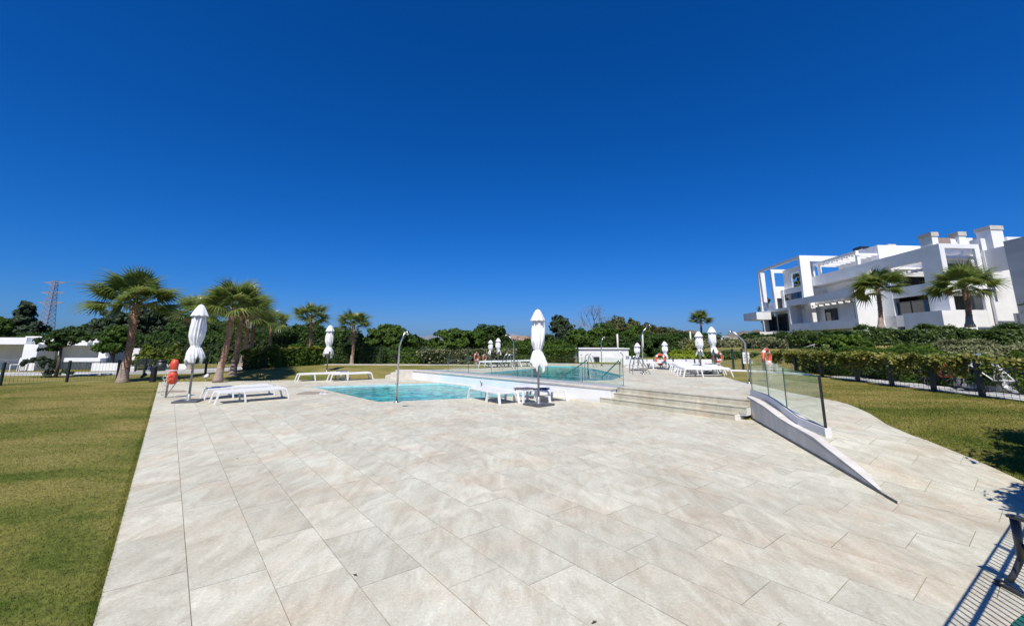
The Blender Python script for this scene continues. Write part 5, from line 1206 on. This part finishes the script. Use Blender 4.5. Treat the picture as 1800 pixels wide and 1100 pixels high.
# steel pool ladders: two hoops and treads
def pool_ladder(x, y, span, ht, dep, rz, label, zt=UP):
    g = G(x, y, zt); o = empty('pool_ladder', g, rz, label, 'pool ladder', 'steel pool ladders')
    for s in (-.27, .27):
        pts = [(0, s, 0), (-dep*.28, s, ht*.55), (-dep*.45, s, ht*.93), (-dep*.62, s, ht), (-dep*.8, s, ht*.9), (-dep*.9, s, ht*.5), (-dep, s, -.7)]
        MB().tube(pts, .022, 10).build('hoop', M['steel'], o, True)
    for z in (-.2, -.45): MB().box(-dep-.04, -dep+.04, -.27, .27, z, z+.03).build('tread', M['steel'], o)
pool_ladder(1140, 657, 30, .78, .85, R(0), 'steel pool ladder with two arched rails at the right end of the upper pool')
pool_ladder(880, 649, 30, .80, .8, R(200), 'steel pool ladder on the far left side of the upper pool')
pool_ladder(1047, 646, 30, .75, .6, R(-30), 'small steel pool ladder near the pump house')
# stair rails on the right slope
for k, (a, b, lab) in enumerate([((1372, 624), (1462, 596), 'upper green-grey stair handrail climbing the planted slope'), ((1390, 626), (1466, 600), 'lower green-grey stair handrail climbing the planted slope')]):
    Y0, Y1 = 24.5-k*.8, 23-k*.8; A_ = AT(*a, Y0); B_ = AT(*b, Y1); o = empty('stair_handrail', A_, 0, lab, 'handrail')
    MB().tube([A_, B_], .03, 8).build('top_rail', M['alu'], o, True, world=True); MB().tube([A_-Vector((0, 0, .3)), B_-Vector((0, 0, .3))], .018, 8).build('lower_rail', M['alu'], o, True, world=True)
    for q in (0, .33, .66, 1): c = A_+(B_-A_)*q; MB().tube([c, c-Vector((0, 0, .9))], .02, 6).build('post', M['alu'], o, True, world=True)

# ============================================================ RESCUE GEAR
def torus(R_, r_, n=28, k=10, a0=0, a1=2*math.pi):
    m = MB(); pts = [(R_*math.cos(a0+(a1-a0)*i/n), 0, R_*math.sin(a0+(a1-a0)*i/n)) for i in range(n+1)]; m.tube(pts, r_, k, caps=abs(a1-a0) < 6.2); return m
def lifebuoy(loc, h, rz, label, sc=1.0):
    o = empty('lifebuoy_post', loc, rz, label, 'lifebuoy', 'orange lifebuoys on posts')
    MB().tube([(0, .05, 0), (0, .05, h)], .025, 8).build('post', M['steel'], o, True)
    r = torus(.26*sc, .055*sc).build('ring', M['orange'], o, True); r.location = (0, 0, h)
    for q in range(4):
        a = math.pi/4+q*math.pi/2; b = torus(.26*sc, .058*sc, 5, 10, a-.16, a+.16).build('white_band', M['white_metal'], r, True)
    pts = [(.34*sc*math.cos(t)*(1+.05*math.sin(8*t)), -.03, .34*sc*math.sin(t)) for t in np.linspace(0, 2*math.pi, 40)]; MB().tube(pts, .008, 5, False).build('rope', M['rope'], r, True)
    MB().box(-.1, .1, .0, .03, h-.35, h-.1).build('bracket', M['white_metal'], o)
    pts = [(.05+.05*math.sin(t*1.7), -.05, h-.3-.45*t/6-.02*math.cos(3*t)) for t in np.linspace(0, 6, 30)]; MB().tube(pts, .012, 5, False).build('hanging_line', M['rope'], o, True)
for x, y, yc, rz, sc, lab in ((837, 647, 628, 66, .82, 'orange lifebuoy on a white post beyond the glass, left of two'), (851.5, 641, 629, 68, .8, 'smaller orange lifebuoy beyond the glass, right of two'), (1161.5, 647.5, 631.5, 0, .95, 'orange and white ring lifebuoy facing the viewer at the white board wall')):
    g = G(x, y, UP); h = AT(x, yc, g.y).z-UP; lifebuoy((g.x, g.y, UP), h, R(rz), lab, sc)
g = G(1256, 654.5, UP); lifebuoy((g.x+.2, g.y, UP), .72, 0, 'orange ring lifebuoy half hidden behind the tallest right umbrella', .8)
g = G(1359, 670, UP); h = AT(1352, 628, g.y).z-UP
lifebuoy((g.x-.15, g.y, UP), h, R(38), 'large orange-red lifebuoy with rope above the glass balustrade', 1.05)
# rescue can with rope, left
g = G(291, 699); rc = empty('rescue_can', (g.x, g.y, 0), 0, 'red rescue can with coiled cream rope on a leaning metal stand', 'rescue can')
MB().tube([(0, 0, 0), (.02, .0, .55), (.16, .05, 1.05)], .03, 8).build('stand', M['alu'], rc, True); MB().tube([(.02, 0, .06), (.30, .1, .62)], .018, 8).build('brace', M['steel'], rc, True)
MB().lathe([(.001, 0), (.10, .02), (.14, .10), (.145, .34), (.12, .44), (.10, .46), (.10, .48), (.13, .50), (.135, .74), (.10, .86), (.04, .90), (.001, .905)], 20, (.16, 0, .47)).build('float_body', M['orange'], rc, True)
MB().lathe([(.1, 0), (.137, .005), (.137, .035), (.1, .04)], 20, (.16, 0, .95)).build('white_stripe', M['white_metal'], rc, True)
for z in (.6, .76): m = torus(.065, .014, 14, 6, R(200), R(340)); o = m.build('handle', M['orange'], rc, True); o.location = (.16, -.15, z+.07)
pts = []
for k in range(170):
    t = k/169; a = t*2*math.pi*7; pts.append((-.10+.06*t+.09*math.cos(a)*(1.1-.5*t), -.06+.05*math.sin(a*.5), .12+.75*t+.10*math.sin(a)))
MB().tube(pts, .011, 5, False).build('rope', M['rope'], rc, True)

rc.scale = (.9, .9, .93)
# ============================================================ SMALL THINGS
def bollard(x, y, yt, label, lean=0):
    g = G(x, y); h = AT(x, yt, g.y).z; b = empty('bollard_light', (g.x, g.y, -.02), 0, label, 'bollard light', 'dark bollard lights'); MB().box(-.09, .09, -.09, .09, 0, h*.8).build('body', M['blackplastic'], b, bevel=.008)
    MB().box(-.075, .075, -.075, .075, h*.8, h*.92).build('lens', M['frame'], b); MB().box(-.095, .095, -.095, .095, h*.92, h).build('cap', M['blackplastic'], b, bevel=.006)
bollard(268, 671, 644, 'dark square bollard light right of the tallest palm trunk')
sp = G(250, 669); s = empty('garden_spotlight', (sp.x, sp.y, 0), 0, 'small dark garden spotlight on a spike near the tallest palm', 'spotlight')
MB().tube([(0, 0, -.02), (0, 0, .18)], .012, 6).build('spike', M['blackplastic'], s); MB().tube([(-.1, 0, .16), (0, 0, .22), (.12, 0, .32)], [.04, .07, .09], 10).build('lamp_head', M['blackplastic'], s, True)
sp = G(361, 669); s = empty('garden_spotlight', (sp.x, sp.y, 0), 0, 'small white garden spotlight at the foot of the leaning palms', 'spotlight')
MB().tube([(0, 0, -.02), (0, 0, .14)], .012, 6).build('spike', M['white_metal'], s); MB().tube([(-.07, 0, .12), (0, 0, .19), (.12, 0, .26)], [.05, .09, .10], 10).build('lamp_head', M['white_metal'], s, True)
dr = G(712, 713.3); m = MB(); m.lathe([(.001, .004), (.075, .004), (.085, .001)], 18); o = m.build('floor_drain', M['slate']); o.location = (dr.x, dr.y, .0); tag(o, 'small dark round floor drain in the paving near the shower', 'drain')
M['dryleaf'] = noise_mat('dry_leaf', (.06, .035, .02), (.14, .09, .05), 9, .8)
for x, y in ((624, 1011), (417, 806), (1045, 1094)):
    g = G(x, y); a = random.uniform(0, 6); m = MB()
    m.raw([(-.025, 0, .004), (0, .010, .012), (.03, 0, .005), (0, -.010, .010)], [(0, 1, 2, 3)]); o = m.build('fallen_leaf', M['dryleaf']); o.location = (g.x, g.y, 0); o.rotation_euler = (0, 0, a)
    tag(o, {624: 'tiny dry leaf on the near paving, middle of three', 417: 'tiny dry leaf on the paving nearest the left loungers', 1045: 'tiny dry leaf on the paving at the bottom edge of the picture'}[x], 'leaf', 'dry leaves on the paving')
# pair of white flip-flops by the pool
for k in range(2):
    g = G(564+k*7, 692.5); m = MB(); n = 16
    pts = [(.045*math.cos(a)*(1+.15*math.cos(a*2)), .125*math.sin(a)) for a in [2*math.pi*i/n for i in range(n)]]
    f = empty('flip_flop', (g.x, g.y, .002), R(25+40*k), ['white flip-flop lying by the left corner of the paddling pool', 'white flip-flop nearest the water at the paddling pool corner'][k], 'flip-flop')
    MB().prism(pts, 0, .022).build('sole', M['white_metal'], f, bevel=.004); MB().tube([(-.045, -.01, .02), (-.01, .02, .06), (0, .07, .022)], .008, 6).tube([(.045, -.01, .02), (.01, .02, .06), (0, .07, .022)], .008, 6).build('strap', M['white_metal'], f, True)
# wet patch is part of the paving, left of the pool
M['wet'] = noise_mat('damp_stone', (.30, .24, .17), (.40, .33, .25), 2.5, .5)
for pts_, w_, lab in ((((283, 690), (325, 686)), .55, ''), (((532, 689), (566, 692)), .5, '')):
    a = G(*pts_[0]); b = G(*pts_[1]); c_ = (a+b)/2; d_ = (b-a)/2; q_ = Vector((-d_.y, d_.x, 0)).normalized()*w_
    pl_ = []
    for i in range(28):
        t = 2*math.pi*i/28; e_ = 1+.12*math.sin(3*t)+.08*math.sin(7*t+1); p_ = c_+d_*math.cos(t)*e_+q_*math.sin(t)*e_; pl_.append((p_.x, p_.y, .0035))
    o = MB().raw(pl_, [tuple(range(28))]).build('damp_patch', M['wet']); o['kind'] = 'structure'
# scooter-like mower and bicycles behind the vine fence
def bicycle(loc, rz, label, frame='orange', sc=.9):
    b = empty('bicycle', loc, rz, label, 'bicycle')
    for x in (-.52, .52):
        w = torus(.33, .022, 24, 6).build('wheel', M['blackplastic'], b, True); w.location = (x, 0, .35)
        m = MB()
        for k in range(12): a = k*math.pi/6; m.bar((0, 0, 0), (.31*math.cos(a), 0, .31*math.sin(a)), .005)
        m.build('spokes', M['steel'], w)
    m = MB(); 
    for p, q in (((-.52, 0, .35), (-.08, 0, .33)), ((-.52, 0, .35), (-.2, 0, .78)), ((-.08, 0, .33), (-.2, 0, .82)), ((-.2, 0, .78), (.38, 0, .80)), ((-.08, 0, .33), (.4, 0, .72)), ((.52, 0, .35), (.37, 0, .92))): m.tube([p, q], .018, 8)
    m.build('frame', M[frame], b, True); MB().box(-.32, -.08, -.06, .06, .86, .91).build('saddle', M['blackplastic'], b, bevel=.02); MB().tube([(.30, -.28, .98), (.37, -.1, .95), (.37, .1, .95), (.30, .28, .98)], .014, 8).build('handlebar', M['steel'], b, True)
bicycle((13.2, 13.7, .48), R(80), 'orange-framed bicycle behind the fence posts of the right lawn'); bicycle((13.15, 12.2, .48), R(100), 'white-framed bicycle leaning behind the vine fence right of the orange one', 'white_metal')
bd = empty('covered_scooter', (13.9, 13.0, .48), R(85), 'scooter under a crumpled silver cover behind the vine fence', 'scooter')
v = []; n = 26; k_ = 14
for i in range(k_):
    t = i/(k_-1); 
    for j in range(n): a = 2*math.pi*j/n; q = (1-t**2)**.5; e = 1+.12*math.sin(a*5+t*9)+.08*math.sin(a*9-t*6); v.append((.85*q*e*math.cos(a), .36*q*e*math.sin(a), .92*t*(1+.15*math.cos(a))))
f = [(i*n+j, i*n+(j+1) % n, (i+1)*n+(j+1) % n, (i+1)*n+j) for i in range(k_-1) for j in range(n)]
M['foil'] = noise_mat('silver_cover', (.45, .46, .48), (.7, .71, .73), 8, .35, .5, 20, metal=.3); MB().raw(v, f).build('cover', M['foil'], bd)
for x in (-.6, .6): w = torus(.22, .05, 20, 8).build('wheel', M['blackplastic'], bd, True); w.location = (x, 0, .26)
# metal fence just outside the frame on the right; it throws the barred shadow on the paving
fa = Vector((2.62, 2.30, 0)); fbv = Vector((5.9, 4.62, 0)); fe = empty('railing_fence', fa, 0, 'grey bar railing whose shadow lies on the paving at the lower right', 'railing')
d = (fbv-fa); L_ = d.length; d.normalize()
for z, w_ in ((1.20, .014), (1.0, .022), (.08, .02)): MB().bar(fa+Vector((0, 0, z)), fbv+Vector((0, 0, z)), w_, w_).build('rail', M['alu'], fe, world=True)
k = int(L_/.075); 
for i in range(k): p = fa+d*(L_*i/k); MB().tube([p+Vector((0, 0, .06)), p+Vector((0, 0, 1.2))], .0065, 5).build('bar', M['alu'], fe, world=True)
for q in (0, .5, 1): p = fa+d*L_*q; MB().bar(p, p+Vector((0, 0, 1.22)), .03).build('post', M['alu'], fe, world=True)
# metal garden chair cut by the right edge
g0 = G(1762, 1030); ch = empty('metal_chair', (g0.x, g0.y, 0), R(-62), 'dark metal garden chair cut off by the right edge of the picture', 'chair')
def cp(x, y, Y): p = AT(x, y, Y); return p
Yc = g0.y
c = [G(1760, 1028), G(1805, 1052)]
m = MB(); m.bar(c[0]+Vector((0, 0, .012)), c[1]+Vector((0, 0, .012)), .05, .024); m.build('foot', M['gunmetal'], ch, world=True, bevel=.004)
q0 = AT(1773, 1022, Yc-.02); q1 = AT(1793, 985, Yc-.04); q2 = AT(1800, 960, Yc-.05)
MB().tube([q0, AT(1783, 1008, Yc-.03), q1, q2], [.022, .02, .022, .024], 10).build('leg', M['gunmetal'], ch, True, world=True)
MB().tube([AT(1795, 985, Yc-.05), AT(1784, 912, Yc-.05)], [.02, .032], 10).build('upright', M['gunmetal'], ch, True, world=True)
MB().bar(AT(1773, 905, Yc-.05), AT(1830, 922, Yc-.25), .06, .022).build('armrest', M['gunmetal'], ch, world=True, bevel=.005)
MB().tube([AT(1800, 960, Yc-.05), AT(1850, 985, Yc-.4)], .02, 8).build('seat_rail', M['gunmetal'], ch, True, world=True)
MB().tube([c[0]+Vector((.0, 0, .0)), c[0]+Vector((0, 0, .03))], .035, 12).build('foot_pad', M['blackplastic'], ch, True, world=True)
g1 = [G(1778, 1101), G(1830, 1060), G(1900, 1100), G(1850, 1160)]
o = MB().prism(ccw([(p.x, p.y) for p in g1]), .001, .02).build('rubber_mat', M['tealplastic']); tag(o, 'corner of a teal green mat at the bottom right corner', 'mat')
# bushy trees just outside the frame, their shadow falls on the path and lawn
for k, (x, y, zc, r_, lab) in enumerate([(5.95, 3.7, 1.6, .8, 'leafy bush just off the right edge beside the railing, nearest the viewer'), (7.15, 4.75, 1.8, .95, 'leafy bush just off the right edge shading the edge of the path'),
                                         (8.45, 5.85, 1.9, 1.0, 'leafy bush just off the right edge shading the corner of the lawn'), (11.2, 7.3, 1.9, .9, 'leafy bush just off the right edge, the farthest of the row')]):
    tr_ = empty('garden_bush', (x, y, float(terrain(x, y))), 0, lab, 'bush')
    crown('crown', [(0, 0, zc, r_, r_, .9), (.2, .3, zc-.7, r_*.9, r_*.9, .7), (-.1, -.3, zc+.35, r_*.7, r_*.7, .6)], 6000, .12, M['dkgreen'], tr_, .3, 26)
    MB().tube([(0, 0, -.1), (0, .1, zc)], [.10, .05], 8).build('trunk', M['bark'], tr_, True)
